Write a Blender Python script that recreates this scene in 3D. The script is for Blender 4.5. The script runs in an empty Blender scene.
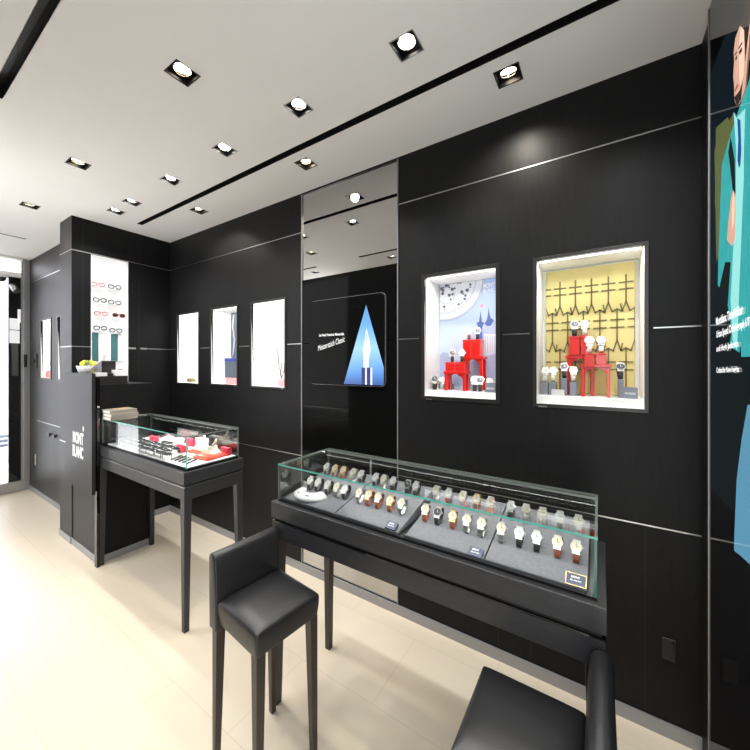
import bpy, bmesh, math, random
from mathutils import Vector, Matrix
random.seed(7)
S = bpy.context.scene
COL = S.collection
PI = math.pi

# ------------------------------------------------------------------ materials
def pmat(name, col, rough=.5, metal=0., spec=.5, emit=None, es=0., coat=0.):
    m = bpy.data.materials.new(name); m.use_nodes = True
    b = m.node_tree.nodes['Principled BSDF']
    b.inputs['Base Color'].default_value = (*col, 1)
    b.inputs['Roughness'].default_value = rough
    b.inputs['Metallic'].default_value = metal
    b.inputs['Specular IOR Level'].default_value = spec
    b.inputs['Coat Weight'].default_value = coat
    if emit:
        b.inputs['Emission Color'].default_value = (*emit, 1)
        b.inputs['Emission Strength'].default_value = es
    return m
def nodes(m):
    return m.node_tree.nodes, m.node_tree.links, m.node_tree.nodes['Principled BSDF']
def noise_col(m, c1, c2, scale, stretch=(1, 1, 1), bump=0., detail=4, rough=None):
    n, l, b = nodes(m)
    tc = n.new('ShaderNodeTexCoord'); mp = n.new('ShaderNodeMapping'); mp.inputs['Scale'].default_value = stretch
    nz = n.new('ShaderNodeTexNoise'); nz.inputs['Scale'].default_value = scale; nz.inputs['Detail'].default_value = detail
    l.new(tc.outputs['Object'], mp.inputs['Vector']); l.new(mp.outputs[0], nz.inputs['Vector'])
    r = n.new('ShaderNodeValToRGB')
    r.color_ramp.elements[0].position = .3; r.color_ramp.elements[1].position = .7
    r.color_ramp.elements[0].color = (*c1, 1); r.color_ramp.elements[1].color = (*c2, 1)
    l.new(nz.outputs[0], r.inputs[0]); l.new(r.outputs[0], b.inputs['Base Color'])
    if bump:
        bp = n.new('ShaderNodeBump'); bp.inputs['Strength'].default_value = bump; bp.inputs['Distance'].default_value = .002
        l.new(nz.outputs[0], bp.inputs['Height']); l.new(bp.outputs[0], b.inputs['Normal'])
    return m

M = {}
M['wood'] = noise_col(pmat('black_wood_veneer', (.014, .014, .015), .44, spec=.15), (.0065, .0065, .007), (.0098, .0098, .0102), 14, (6, 6, .5), .10)
M['furn'] = noise_col(pmat('charcoal_oak', (.03, .031, .034), .42, spec=.5), (.018, .019, .021), (.027, .028, .031), 16, (1, 5, 5), .2)
M['furn_side'] = noise_col(pmat('grey_black_laminate', (.015, .015, .016), .45, spec=.3), (.0135, .0135, .014), (.017, .017, .018), 8, (5, 5, .5), .05)
M['gap'] = pmat('shadow_gap_black', (.004, .004, .004), .6)
M['legbrown'] = noise_col(pmat('dark_brown_leg', (.022, .016, .013), .38), (.016, .012, .010), (.030, .022, .018), 20, (5, 5, .6))
M['leather'] = noise_col(pmat('black_leather', (.012, .012, .013), .42, spec=.5), (.010, .010, .011), (.014, .014, .015), 160, bump=.06)
M['ceil'] = noise_col(pmat('ceiling_paint', (.86, .85, .83), .9, spec=.1), (.92, .912, .895), (.935, .927, .91), 3)
M['chrome'] = pmat('brushed_chrome', (.45, .45, .44), .3, 1.)
M['alu'] = pmat('grey_aluminium', (.42, .42, .43), .38, .8)
M['edgemetal'] = pmat('dull_edge_metal', (.30, .30, .30), .4, .6)
M['base'] = pmat('grey_plinth_metal', (.30, .30, .31), .4, .3)
M['white'] = pmat('white_lacquer', (.86, .86, .85), .4)
M['panel_white'] = pmat('lit_white_panel', (.5, .5, .5), .6, emit=(1, 1, 1), es=.42)
M['lining'] = pmat('white_lining', (.9, .9, .88), .5)
M['led'] = pmat('led_strip', (1, 1, 1), .5, emit=(1, .97, .92), es=2)
M['mirror'] = pmat('tinted_mirror', (.50, .50, .49), .01, 1.)
M['clearmirror'] = pmat('counter_mirror', (.88, .9, .9), .02, 1.)
M['blackgloss'] = pmat('black_glass', (.006, .006, .007), .03, spec=.5)
M['blackpanel'] = pmat('black_back_painted_panel', (.004, .004, .004), .06, spec=.03)
M['metalblack'] = pmat('black_metal', (.012, .011, .010), .35, spec=.5)
M['lamp'] = pmat('lamp_lens_white', (1, 1, 1), .3, emit=(1, .97, .92), es=14)
M['lampwarm'] = pmat('lamp_lens_warm', (1, 1, 1), .3, emit=(1, .86, .66), es=10)
M['reflector'] = pmat('lamp_reflector', (.8, .75, .68), .15, 1.)
M['red'] = pmat('red_lacquer', (.62, .018, .014), .25, coat=.4)
M['orange'] = pmat('orange_red_leather', (.70, .07, .035), .45)
M['redcase'] = pmat('crimson_pouch', (.50, .015, .05), .5)
M['beige'] = pmat('beige_suede', (.48, .41, .34), .8)
M['felt'] = noise_col(pmat('grey_felt', (.16, .16, .18), .85), (.145, .145, .16), (.18, .18, .195), 90)
M['feltdark'] = pmat('dark_grey_felt', (.05, .05, .056), .85)
M['greyblock'] = pmat('grey_block', (.17, .19, .22), .6)
M['steel'] = pmat('watch_steel', (.50, .49, .46), .3, 1.)
M['gold'] = pmat('watch_gold', (.55, .40, .18), .3, 1.)
M['dial'] = pmat('cream_dial', (.52, .48, .37), .4)
M['dialwhite'] = pmat('white_dial', (.55, .55, .53), .4)
M['dialdark'] = pmat('dark_dial', (.03, .03, .04), .3)
M['hand'] = pmat('dial_hands', (.02, .02, .02), .4)
M['strapblack'] = pmat('black_strap', (.013, .012, .012), .5)
M['strapbrown'] = pmat('brown_strap', (.20, .055, .025), .5)
M['straporange'] = pmat('orange_strap', (.60, .17, .05), .5)
M['navy'] = pmat('navy_card', (.014, .024, .075), .4)
M['print'] = pmat('white_print', (.85, .85, .85), .5)
M['printlit'] = pmat('lit_white_print', (.2, .2, .2), .5, emit=(1, 1, 1), es=.8)
M['brass'] = pmat('brass_lattice', (.17, .145, .05), .5, .1)
M['goldback'] = noise_col(pmat('gold_backdrop', (.68, .58, .22), .5), (.62, .53, .20), (.70, .60, .25), 5)
M['plum'] = pmat('tortoise_frame', (.32, .09, .06), .3)
M['blackframe'] = pmat('black_acetate', (.015, .015, .018), .25)
M['redframe'] = pmat('red_acetate', (.50, .10, .09), .3)
M['smoke'] = pmat('smoked_lens', (.03, .03, .035), .08)
M['paper'] = pmat('book_paper', (.80, .77, .70), .8)
M['bookcover'] = pmat('book_cover', (.24, .22, .18), .5)
M['tan'] = pmat('tan_cover', (.50, .30, .14), .5)
M['yellow'] = pmat('yellow_petals', (.80, .66, .05), .6)
M['leafgreen'] = pmat('leaf_green', (.20, .28, .08), .6)
M['greybowl'] = pmat('pale_grey_ceramic', (.50, .50, .51), .35)
M['olive'] = pmat('olive_card', (.17, .16, .03), .5)
M['pink'] = pmat('pink_ceramic', (.85, .35, .38), .35)
M['twig'] = pmat('dark_twig', (.06, .03, .02), .8)
M['bluebox'] = pmat('blue_packaging', (.05, .07, .35), .4)
M['fabric_dark'] = pmat('slate_print', (.10, .13, .17), .5)
M['edgepale'] = pmat('glass_edge_pale', (.16, .18, .16), .2, spec=.6)
M['edge'] = pmat('glass_edge_green', (.10, .36, .30), .15, spec=.6, emit=(.10, .42, .34), es=.10)  # faint glow given to the edge, which is no lamp

def glass(name, tint=(1, 1, 1), boost=1.):
    m = bpy.data.materials.new(name); m.use_nodes = True
    n, l = m.node_tree.nodes, m.node_tree.links
    for x in list(n):
        if x.type != 'OUTPUT_MATERIAL': n.remove(x)
    out = [x for x in n if x.type == 'OUTPUT_MATERIAL'][0]
    fr = n.new('ShaderNodeFresnel'); fr.inputs['IOR'].default_value = 1.45
    mu = n.new('ShaderNodeMath'); mu.operation = 'MULTIPLY'; mu.inputs[1].default_value = boost
    tr = n.new('ShaderNodeBsdfTransparent'); tr.inputs[0].default_value = (*tint, 1)
    gl = n.new('ShaderNodeBsdfGlossy'); gl.inputs['Roughness'].default_value = .01
    mx = n.new('ShaderNodeMixShader')
    l.new(fr.outputs[0], mu.inputs[0]); l.new(mu.outputs[0], mx.inputs[0])
    l.new(tr.outputs[0], mx.inputs[1]); l.new(gl.outputs[0], mx.inputs[2]); l.new(mx.outputs[0], out.inputs[0])
    return m
M['glass'] = glass('clear_glass', (.97, .985, .98), .40)
M['lens'] = glass('spectacle_lens', (.9, .9, .9), 1.)

# floor: pale stone tiles, faint joints
M['floor'] = pmat('cream_stone_tile', (.76, .68, .56), .33, spec=.35)
n, l, b = nodes(M['floor'])
tc = n.new('ShaderNodeTexCoord'); br = n.new('ShaderNodeTexBrick')
br.offset = .5; br.inputs['Scale'].default_value = 1.0
br.inputs['Brick Width'].default_value = .9; br.inputs['Row Height'].default_value = .45
br.inputs['Mortar Size'].default_value = .0015; br.inputs['Mortar Smooth'].default_value = .4
br.inputs['Color1'].default_value = (.77, .675, .535, 1); br.inputs['Color2'].default_value = (.75, .655, .515, 1)
br.inputs['Mortar'].default_value = (.61, .53, .41, 1)
nz = n.new('ShaderNodeTexNoise'); nz.inputs['Scale'].default_value = 2.5; nz.inputs['Detail'].default_value = 6
mxn = n.new('ShaderNodeMixRGB'); mxn.blend_type = 'MULTIPLY'; mxn.inputs[0].default_value = .06
l.new(tc.outputs['Object'], br.inputs['Vector']); l.new(tc.outputs['Object'], nz.inputs['Vector'])
l.new(br.outputs['Color'], mxn.inputs[1]); l.new(nz.outputs[1], mxn.inputs[2]); l.new(mxn.outputs[0], b.inputs['Base Color'])

def ramp_mat(name, axis, lo, hi, stops, emit=0., rough=.4, spec=.5):
    """printed/screen artwork whose ink changes along one axis (object space)"""
    m = pmat(name, (.5, .5, .5), rough, spec=spec)
    n, l, b = nodes(m)
    tc = n.new('ShaderNodeTexCoord'); sp = n.new('ShaderNodeSeparateXYZ'); mr = n.new('ShaderNodeMapRange')
    mr.inputs['From Min'].default_value = lo; mr.inputs['From Max'].default_value = hi
    r = n.new('ShaderNodeValToRGB')
    while len(r.color_ramp.elements) < len(stops): r.color_ramp.elements.new(.5)
    for e, (p, c) in zip(r.color_ramp.elements, stops): e.position = p; e.color = (*c, 1)
    l.new(tc.outputs['Object'], sp.inputs[0]); l.new(sp.outputs[axis], mr.inputs['Value'])
    l.new(mr.outputs[0], r.inputs[0])
    if not emit: l.new(r.outputs[0], b.inputs['Base Color'])
    else: b.inputs['Base Color'].default_value = (.01, .01, .01, 1)
    if emit:
        l.new(r.outputs[0], b.inputs['Emission Color']); b.inputs['Emission Strength'].default_value = emit
    return m

# ------------------------------------------------------------------ builders
class MB:
    def __init__(s): s.v = []; s.f = []; s.mi = []; s.sm = []
    def add(s, vs, fs, mi=0, smooth=False):
        o = len(s.v); s.v += [tuple(v) for v in vs]
        for f in fs: s.f.append([i + o for i in f]); s.mi.append(mi); s.sm.append(smooth)
        return s
    def box(s, x0, x1, y0, y1, z0, z1, mi=0, xf=None):
        vs = [Vector((x, y, z)) for z in (z0, z1) for y in (y0, y1) for x in (x0, x1)]
        if xf: vs = [xf @ v for v in vs]
        return s.add(vs, [(0, 2, 3, 1), (4, 5, 7, 6), (0, 1, 5, 4), (2, 6, 7, 3), (0, 4, 6, 2), (1, 3, 7, 5)], mi)
    def taper(s, cx, cy, z0, z1, w0, w1, d0=None, d1=None, mi=0, ax=0, ay=0):
        d0 = d0 or w0; d1 = d1 or w1     # bottom / top size; ax, ay: which side stays straight (-1,0,1)
        vs = []
        for z, w, d in ((z0, w0, d0), (z1, w1, d1)):
            ox = cx + ax * (w1 - w) / 2; oy = cy + ay * (d1 - d) / 2
            vs += [(ox - w / 2, oy - d / 2, z), (ox + w / 2, oy - d / 2, z), (ox - w / 2, oy + d / 2, z), (ox + w / 2, oy + d / 2, z)]
        return s.add(vs, [(0, 2, 3, 1), (4, 5, 7, 6), (0, 1, 5, 4), (2, 6, 7, 3), (0, 4, 6, 2), (1, 3, 7, 5)], mi)
    def cyl(s, p0, p1, r0, r1=None, n=20, mi=0, caps=True):
        r1 = r0 if r1 is None else r1
        p0 = Vector(p0); p1 = Vector(p1); d = (p1 - p0).normalized()
        a = d.orthogonal().normalized(); b_ = d.cross(a)
        vs = []
        for p, r in ((p0, r0), (p1, r1)):
            vs += [p + r * (math.cos(t) * a + math.sin(t) * b_) for t in [2 * PI * i / n for i in range(n)]]
        s.add(vs, [(i, (i + 1) % n, n + (i + 1) % n, n + i) for i in range(n)], mi, True)
        if caps: s.add(vs[:n], [tuple(reversed(range(n)))], mi); s.add(vs[n:], [tuple(range(n))], mi)
        return s
    def tube(s, pts, r, n=8, mi=0, closed=False):
        pts = [Vector(p) for p in pts]; N = len(pts); vs = []
        for i, p in enumerate(pts):
            a = pts[(i - 1) % N] if closed or i else p; c = pts[(i + 1) % N] if closed or i < N - 1 else p
            d = (c - a).normalized(); u = d.orthogonal() if abs(d.z) > .95 else d.cross(Vector((0, 0, 1)))
            u.normalize(); w = d.cross(u)
            vs += [p + r * (math.cos(2 * PI * k / n) * u + math.sin(2 * PI * k / n) * w) for k in range(n)]
        fs = []
        for i in range(N if closed else N - 1):
            j = (i + 1) % N
            fs += [(i * n + k, i * n + (k + 1) % n, j * n + (k + 1) % n, j * n + k) for k in range(n)]
        if not closed: fs += [tuple(range(n)), tuple((N - 1) * n + k for k in range(n))]
        return s.add(vs, fs, mi, True)
    def prism(s, poly, o, u, v, th, mi=0):
        """2D polygon in plane o + a*u + b*v, thickness th along u x v"""
        o = Vector(o); u = Vector(u); v = Vector(v); w = u.cross(v).normalized() * th; n = len(poly)
        vs = [o + a * u + b_ * v for a, b_ in poly]; vs += [p + w for p in vs]
        return s.add(vs, [tuple(reversed(range(n))), tuple(range(n, 2 * n))] + [(i, (i + 1) % n, n + (i + 1) % n, n + i) for i in range(n)], mi)
    def lathe(s, prof, c=(0, 0, 0), n=24, mi=0):
        vs = []; k = len(prof)
        for i in range(n):
            t = 2 * PI * i / n
            vs += [(c[0] + r * math.cos(t), c[1] + r * math.sin(t), c[2] + z) for r, z in prof]
        fs = [(i * k + j, ((i + 1) % n) * k + j, ((i + 1) % n) * k + j + 1, i * k + j + 1) for i in range(n) for j in range(k - 1)]
        return s.add(vs, fs, mi, True)
    def build(s, name, mats, parent=None, bevel=0, seg=2, offset=None):
        me = bpy.data.meshes.new(name)
        off = Vector(offset) if offset is not None else Vector((0, 0, 0))
        me.from_pydata([tuple(Vector(v) - off) for v in s.v], [], s.f)
        for m in (mats if isinstance(mats, (list, tuple)) else [mats]): me.materials.append(M[m] if isinstance(m, str) else m)
        me.polygons.foreach_set('material_index', s.mi); me.polygons.foreach_set('use_smooth', s.sm)
        bm = bmesh.new(); bm.from_mesh(me); bmesh.ops.remove_doubles(bm, verts=bm.verts, dist=1e-6)
        bmesh.ops.recalc_face_normals(bm, faces=bm.faces); bm.to_mesh(me); bm.free(); me.update()
        o = bpy.data.objects.new(name, me); COL.objects.link(o)
        if parent is not None: o.parent = parent
        if bevel:
            md = o.modifiers.new('bevel', 'BEVEL'); md.width = bevel; md.segments = seg; md.limit_method = 'ANGLE'
            if seg > 2: me.polygons.foreach_set('use_smooth', [True] * len(me.polygons))
        return o
def bx(name, mat, parent, x0, x1, y0, y1, z0, z1, bevel=0, seg=2, offset=None):
    return MB().box(x0, x1, y0, y1, z0, z1).build(name, mat, parent, bevel, seg, offset)
def tag(o, label=None, cat=None, group=None, kind=None):
    if label: o['label'] = label
    if cat: o['category'] = cat
    if group: o['group'] = group
    if kind: o['kind'] = kind
    return o
def empty(name, label, cat, loc=(0, 0, 0), rz=0, group=None):
    o = bpy.data.objects.new(name, None); COL.objects.link(o); o.location = loc; o.rotation_euler = (0, 0, rz)
    o.empty_display_size = .05
    return tag(o, label, cat, group)
def copy_tree(o, label=None, parent=None):
    c = o.copy(); COL.objects.link(c)
    if parent is not None: c.parent = parent
    if label: c['label'] = label
    for ch in list(o.children): copy_tree(ch, None, c)
    return c
def struct(o): o['kind'] = 'structure'; return o
def text(s, name, mat, parent, o, u, v, width=None, height=None, size=.05, shear=0., bold=0., th=.0006, space=1., offset=(0, 0, 0)):
    """lettering lying in the plane o + a*u + b*v; fitted to width/height"""
    cu = bpy.data.curves.new('lettering', 'FONT'); cu.body = s; cu.size = 1; cu.shear = shear; cu.offset = bold; cu.space_character = space
    cu.resolution_u = 3
    ob = bpy.data.objects.new('lettering', cu); COL.objects.link(ob)
    dg = bpy.context.evaluated_depsgraph_get(); dg.update()
    me = bpy.data.meshes.new_from_object(ob.evaluated_get(dg)); bpy.data.objects.remove(ob)
    xs = [q.co.x for q in me.vertices]; ys = [q.co.y for q in me.vertices]
    x0, x1, y0, y1 = min(xs), max(xs), min(ys), max(ys)
    kx = width / (x1 - x0) if width else size; ky = height / (y1 - y0) if height else (kx if width and not size else size)
    if width and not height: ky = kx
    o = Vector(o); u = Vector(u).normalized(); v = Vector(v).normalized(); w = u.cross(v); off = Vector(offset)
    for q in me.vertices: q.co = o + (q.co.x - x0) * kx * u + (q.co.y - y0) * ky * v + w * th - off
    me.materials.clear(); me.materials.append(M[mat] if isinstance(mat, str) else mat)
    ob = bpy.data.objects.new(name, me); COL.objects.link(ob)
    if parent is not None: ob.parent = parent
    return ob

# ------------------------------------------------------------------ room dimensions
H = 2.925           # ceiling
W = 1.931           # long wall (faces -y)
XL = -3.938         # left wall (faces +x)
XR = .352           # right glass wall (faces -x)
YB = -.30           # wall behind the camera
XE = -6.16          # shopfront
YP = 1.092          # pilaster / cabinet front
YA = 1.281          # alcove wall
EYE = 1.6
# camera
cam = bpy.data.cameras.new('camera'); co = bpy.data.objects.new('camera', cam); COL.objects.link(co)
F = 344.67
cam.sensor_width = 36; cam.lens = F / 750 * 36; cam.shift_y = -11 / 750; cam.clip_start = .02
YAW = math.atan2(225, F)
co.location = (0, 0, EYE); co.rotation_euler = (PI / 2, 0, YAW); S.camera = co
def at(px, py, y=None, x=None, z=None):
    """where the line of sight of a photo measurement meets a real plane of the room"""
    u = (px - 375) / F
    d = Vector((-math.sin(YAW) + u * math.cos(YAW), math.cos(YAW) + u * math.sin(YAW), (364 - py) / F))
    t = y / d.y if y is not None else x / d.x if x is not None else (z - EYE) / d.z
    return Vector((d.x * t, d.y * t, EYE + d.z * t))

def grid(axis, c, us, vs, holes, seam_u=(), seam_z=None, depth=0.):
    """a wall/ceiling plane with rectangular openings. axis 'y': u=x v=z; 'x': u=y v=z; 'z': u=x v=y.  holes = (u0,u1,v0,v1)"""
    m = MB(); U = set(us); V = set(vs)
    for h in holes: U |= {h[0], h[1]}; V |= {h[2], h[3]}
    for q in seam_u: U |= {q[0] - .0015, q[0] + .0015}; V |= {q[1], q[2]}
    U = sorted(x for x in U if us[0] - 1e-9 <= x <= us[-1] + 1e-9); V = sorted(x for x in V if vs[0] - 1e-9 <= x <= vs[-1] + 1e-9)
    def P(u, v, k=0):
        return (u, c + k, v) if axis == 'y' else (c - k, u, v) if axis == 'x' else (u, v, c + k)
    for i in range(len(U) - 1):
        for j in range(len(V) - 1):
            a, b_, d, e = U[i], U[i + 1], V[j], V[j + 1]; mu, mv = (a + b_) / 2, (d + e) / 2
            if any(h[0] < mu < h[1] and h[2] < mv < h[3] for h in holes): continue
            k = 1 if any(abs(mu - q[0]) < .0015 and q[1] < mv < q[2] for q in seam_u) else 0
            m.add([P(a, d), P(b_, d), P(b_, e), P(a, e)], [(0, 1, 2, 3)], k)
    return m

# ------------------------------------------------------------------ floor + ceiling
fl = MB(); fl.add([(XE, YB, 0), (XR, YB, 0), (XR, W + .02, 0), (XE, W + .02, 0)], [(0, 1, 2, 3)])
struct(fl.build('floor', 'floor'))
lights = []   # x, y, size, warm, label
row1 = [-.675, -1.304, -1.945, -2.59, -3.212, -3.519]
l1 = ['white square downlight nearest the camera, in front of the long ceiling slot',
      'white square downlight second from the camera in the row before the long slot',
      'white square downlight third from the camera in the row before the long slot',
      'white square downlight fourth from the camera, before the long slot, left of centre',
      'white square downlight fifth from the camera in the row before the long slot',
      'white square downlight farthest in the row, nearest the eyewear pillar']
for x, t in zip(row1, l1): lights.append((x, 1.276, 'lamp', t, True))
for x, t in zip([-.353, -1.631, -2.901], ['warm square downlight between the slot and the wall, nearest the right glass poster',
        'warm square downlight between the slot and wall, just above the mirror panel',
        'small warm downlight between the slot and wall, above the three narrow white niches']): lights.append((x, 1.662, 'lampwarm', t, True))
for x, t in zip([-1.595, -2.891, -3.997], ['warm square downlight nearest the camera in the left part of the ceiling',
        'warm square downlight halfway along the left part of the ceiling',
        'warm square downlight farthest left, nearest the shop entrance']): lights.append((x, .836, 'lampwarm', t, True))
for x, t in zip([-3.44, -2.16], ['downlight seen only in the mirror, beyond the reflected second slot', 'added unseen downlight beyond the second slot, for more light']):  # the second lamp is unseen, added for its light
    lights.append((x, .176, 'lamp', t, True))
for x, y, k, t in ((-.30, .836, 'lampwarm', 'added unseen warm downlight above the photographer, at the right end of its row'), (-.88, .176, 'lamp', 'added unseen white downlight near the added opening behind the watch counter stools'),
                   (.12, 1.276, 'lamp', 'added unseen white downlight beside the glass poster, in line with the long row')):
    lights.append((x, y, k, t, False))  # unseen lamps added to brighten floor and ceiling on the right
hs = .051
holes = [(x - hs, x + hs, y - hs, y + hs) for x, y, *_ in lights]
slots = [(-3.66, XR - .002, 1.495, 1.538), (-2.50, XR - .002, .382, .424), (-3.66, -3.235, .350, .392), (-5.11, -5.085, .30, 1.04)]
holes += slots
cg = grid('z', H, [XE, XR], [YB, YP + .3, W + .03], holes)
struct(cg.build('ceiling', 'ceil'))
for i, (a, b_, c, d) in enumerate(slots):
    m = MB()
    m.box(a, b_, c - .002, c, H, H + .07); m.box(a, b_, d, d + .002, H, H + .07); m.box(a - .002, a, c, d, H, H + .07); m.box(b_, b_ + .002, c, d, H, H + .07)
    m.box(a, b_, c, d, H + .07, H + .072)
    struct(m.build('trim_%d' % (40 + i), 'metalblack'))

def spot(name, loc, energy, angle, blend, col, parent=None, tilt=None, size=.03):
    L = bpy.data.lights.new(name, 'SPOT'); L.energy = energy; L.spot_size = math.radians(angle); L.spot_blend = blend; L.color = col; L.shadow_soft_size = size
    o = bpy.data.objects.new(name, L); COL.objects.link(o); o.location = loc
    if tilt: o.rotation_euler = tilt
    if parent is not None: o.parent = parent
    return o
POW_W, POW_WARM = 23, 21
def downlight(x, y, kind, label):
    r = empty('recessed_downlight', label, 'downlight', (x, y, H), group='square recessed downlights')
    m = MB(); t = .002; d = .075
    m.box(-hs, hs, -hs, -hs + t, .0, d); m.box(-hs, hs, hs - t, hs, .0, d); m.box(-hs, -hs + t, -hs, hs, .0, d); m.box(hs - t, hs, -hs, hs, .0, d)
    m.box(-hs, hs, -hs, hs, d, d + t)
    m.build('housing', 'metalblack', r)
    fr = MB(); e = .004
    fr.box(-hs - e, hs + e, -hs - e, -hs, -.002, 0); fr.box(-hs - e, hs + e, hs, hs + e, -.002, 0); fr.box(-hs - e, -hs, -hs, hs, -.002, 0); fr.box(hs, hs + e, -hs, hs, -.002, 0)
    fr.build('frame', 'metalblack' if kind == 'lampwarm' else 'alu', r)
    ay = .22 if y > 1.5 else 0
    X = Matrix.Rotation(ay, 4, 'X')
    lm = MB(); dirv = X @ Vector((0, 0, 1))
    c = Vector((0, 0, .022))
    lm.cyl(c - dirv * .004, c + dirv * .04, .036, .020, 24, caps=False)
    lm.cyl(c - dirv * .006, c - dirv * .003, .038, .038, 24, caps=False)
    lamp = lm.build('lamp_body', 'reflector', r)
    ln = MB(); ln.cyl(c + dirv * .003, c + dirv * .008, .031, .028, 24); ln.build('lens', kind, lamp)
    spot('spot_light', (0, 0, -.004), POW_WARM if kind == 'lampwarm' else POW_W, 128, .75, (1, .92, .80) if kind == 'lampwarm' else (.97, .98, 1), r, (ay * .6, 0, 0))
    return r
for x, y, k, lab, _ in lights: downlight(x, y, k, lab)

# ------------------------------------------------------------------ long wall
NICHE = {'A': (-3.792, -3.366, 1.392, 2.13), 'B': (-3.168, -2.741, 1.398, 2.135), 'C': (-2.557, -2.119, 1.398, 2.135),
         'D': (-.914, -.458, 1.388, 2.142), 'E': (-.284, .176, 1.386, 2.138)}
MX0, MX1 = -1.937, -1.084
TU, TM, TLO = 2.621, 1.758, .888      # heights of the metal lines
holes = [NICHE[k] for k in NICHE] + [(MX0, MX1, .06, H - .012)]
seams = [(-3.195, .06, 1.39), (-3.195, 2.14, H), (-2.738, .06, H), (-.463, .06, TLO), (-.298, .06, TLO), (.167, .06, TLO)]
seams = [(-3.195, .06, H)] + seams[2:]
wb = grid('y', W, [XL, XR], [0, H], holes, [(q[0], q[1], q[2]) for q in seams])
struct(wb.build('wall_back', ['wood', 'gap']))
tn = [0]
def trim(x0, x1, y0, y1, z0, z1, mat='chrome'):
    tn[0] += 1
    o = bx('trim_%d' % tn[0], mat, None, x0, x1, y0, y1, z0, z1); return struct(o)
def hline(z, spans, y=W, h=.0055, d=.002):
    for a, b_ in spans: trim(a, b_, y - d, y + .0005, z - h / 2, z + h / 2)
hline(TU, [(XL, MX0 - .006), (MX1 + .006, XR)])
hline(TM, [(XL, -3.812), (-3.346, -3.188), (-2.721, -2.577), (-2.099, MX0 - .006), (MX0, -1.86), (-1.15, MX1), (MX1 + .006, -.934), (-.438, -.304), (.196, XR)])  # strips over the mirror panel stand in for a reflected trim line
hline(TLO, [(XL, MX0 - .006), (MX1 + .006, XR)])
struct(bx('baseboard_back', 'base', None, XL + .012, XR, W - .012, W - .0002, 0, .058))
# mirror panel between two thin metal edges
mp = empty('mirror_panel', 'tall tinted mirror strip set into the black wall behind the pen screen', 'mirror', (0, W, 0))
bx('mirror_glass', 'mirror', mp, MX0 - .02, MX1 + .02, .004, .010, .05, H - .006)
for x in (MX0, MX1): bx('metal_edge', 'edgemetal', mp, x - .004, x + .002, -.006, .004, .058, H - .012)
bx('top_edge', 'metalblack', mp, MX0 + .003, MX1 - .003, -.003, .004, H - .018, H - .012)

bx('black_glass_lower_panel', 'blackpanel', mp, MX0 + .004, MX1 - .004, -.002, .0035, .70, 2.247)
# screen hanging on the mirror
sc = empty('pen_advert_screen', 'black rounded screen with blue triangle and fountain pen on the mirror', 'screen', (-1.503, W - .0022, 1.76))
def rrect(w, h, r, n=6):
    p = []
    for cx, cy, a0 in ((w / 2 - r, h / 2 - r, 0), (-w / 2 + r, h / 2 - r, PI / 2), (-w / 2 + r, -h / 2 + r, PI), (w / 2 - r, -h / 2 + r, 1.5 * PI)):
        p += [(cx + r * math.cos(a0 + PI / 2 * i / n), cy + r * math.sin(a0 + PI / 2 * i / n)) for i in range(n + 1)]
    return p
m = MB(); m.prism(rrect(.662, .622, .035), (0, 0, 0), (1, 0, 0), (0, 0, 1), .012); m.build('bezel', 'edgemetal', sc)   # u x v = -y : towards the room
m = MB(); m.prism(rrect(.658, .618, .034), (0, -.012, 0), (1, 0, 0), (0, 0, 1), .003); m.build('screen_glass', 'blackpanel', sc)
def scr(px, py): q = at(px, py, y=W - .016); return (q.x + 1.503, q.z - 1.76)
M['tri'] = ramp_mat('blue_screen_glow', 2, -.29, .27, [(0, (.035, .11, .36)), (.12, (.09, .28, .68)), (.42, (.33, .60, .90)), (.72, (.12, .36, .74)), (1, (.08, .28, .62))], emit=.95, rough=.3)
# triangle clipped at right edge of the screen
apex = scr(366.3, 305); bl = scr(344, 386.2); br_ = scr(386, 367.5); brr = scr(386, 386.2)
zb = -.300
m = MB(); m.prism([(bl[0], zb), (.322, zb), (.322, br_[1]), apex], (0, -.0151, 0), (1, 0, 0), (0, 0, 1), .0004); m.build('blue_triangle', 'tri', sc)
M['nib'] = pmat('silver_nib_image', (.05, .05, .05), .3, emit=(.8, .84, .9), es=.85)
M['barrel'] = pmat('navy_barrel_image', (.01, .014, .08), .3, emit=(.02, .03, .14), es=.6)
nb = [scr(px, py) for px, py in [(366.6, 328), (369.5, 340), (370.8, 350), (368.8, 360), (369, 367.6), (363.5, 367.6), (363.8, 360), (362.8, 350), (364.8, 340)]]
m = MB(); m.prism(nb, (0, -.0156, 0), (1, 0, 0), (0, 0, 1), .0004); m.build('pen_nib', 'nib', sc)
cx = (scr(361.8, 375)[0], scr(371.8, 375)[0]); zt = scr(366, 367.6)[1]
m = MB(); m.prism([(cx[0], zb), (cx[1], zb), (cx[1], zt), (cx[0], zt)], (0, -.0156, 0), (1, 0, 0), (0, 0, 1), .0004)
ww = cx[1] - cx[0]
m.prism([(cx[0] + ww * .36, zb), (cx[0] + ww * .52, zb), (cx[0] + ww * .52, zt), (cx[0] + ww * .36, zt)], (0, -.0159, 0), (1, 0, 0), (0, 0, 1), .0004, 1)
m.prism([(cx[0] + ww * .88, zb), (cx[1] + ww * .06, zb), (cx[1] + ww * .06, zt), (cx[0] + ww * .88, zt)], (0, -.0159, 0), (1, 0, 0), (0, 0, 1), .0004, 1)
m.build('pen_barrel', ['barrel', 'nib'], sc)
ns_ = MB(); a = scr(366.7, 334); ns_.box(a[0] - .0012, a[0] + .0012, -.0163, -.0160, a[1] - .05, a[1]); ns_.build('nib_slit', 'barrel', sc)
a = scr(319.3, 336.6); b_ = scr(344.5, 334.6)
text('Le Petit Positive Materials.', 'slogan', 'printlit', sc, (a[0], -.0152, a[1]), (b_[0] - a[0], 0, 0), (0, 0, 1), width=b_[0] - a[0], height=.019, bold=.02)
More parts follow.
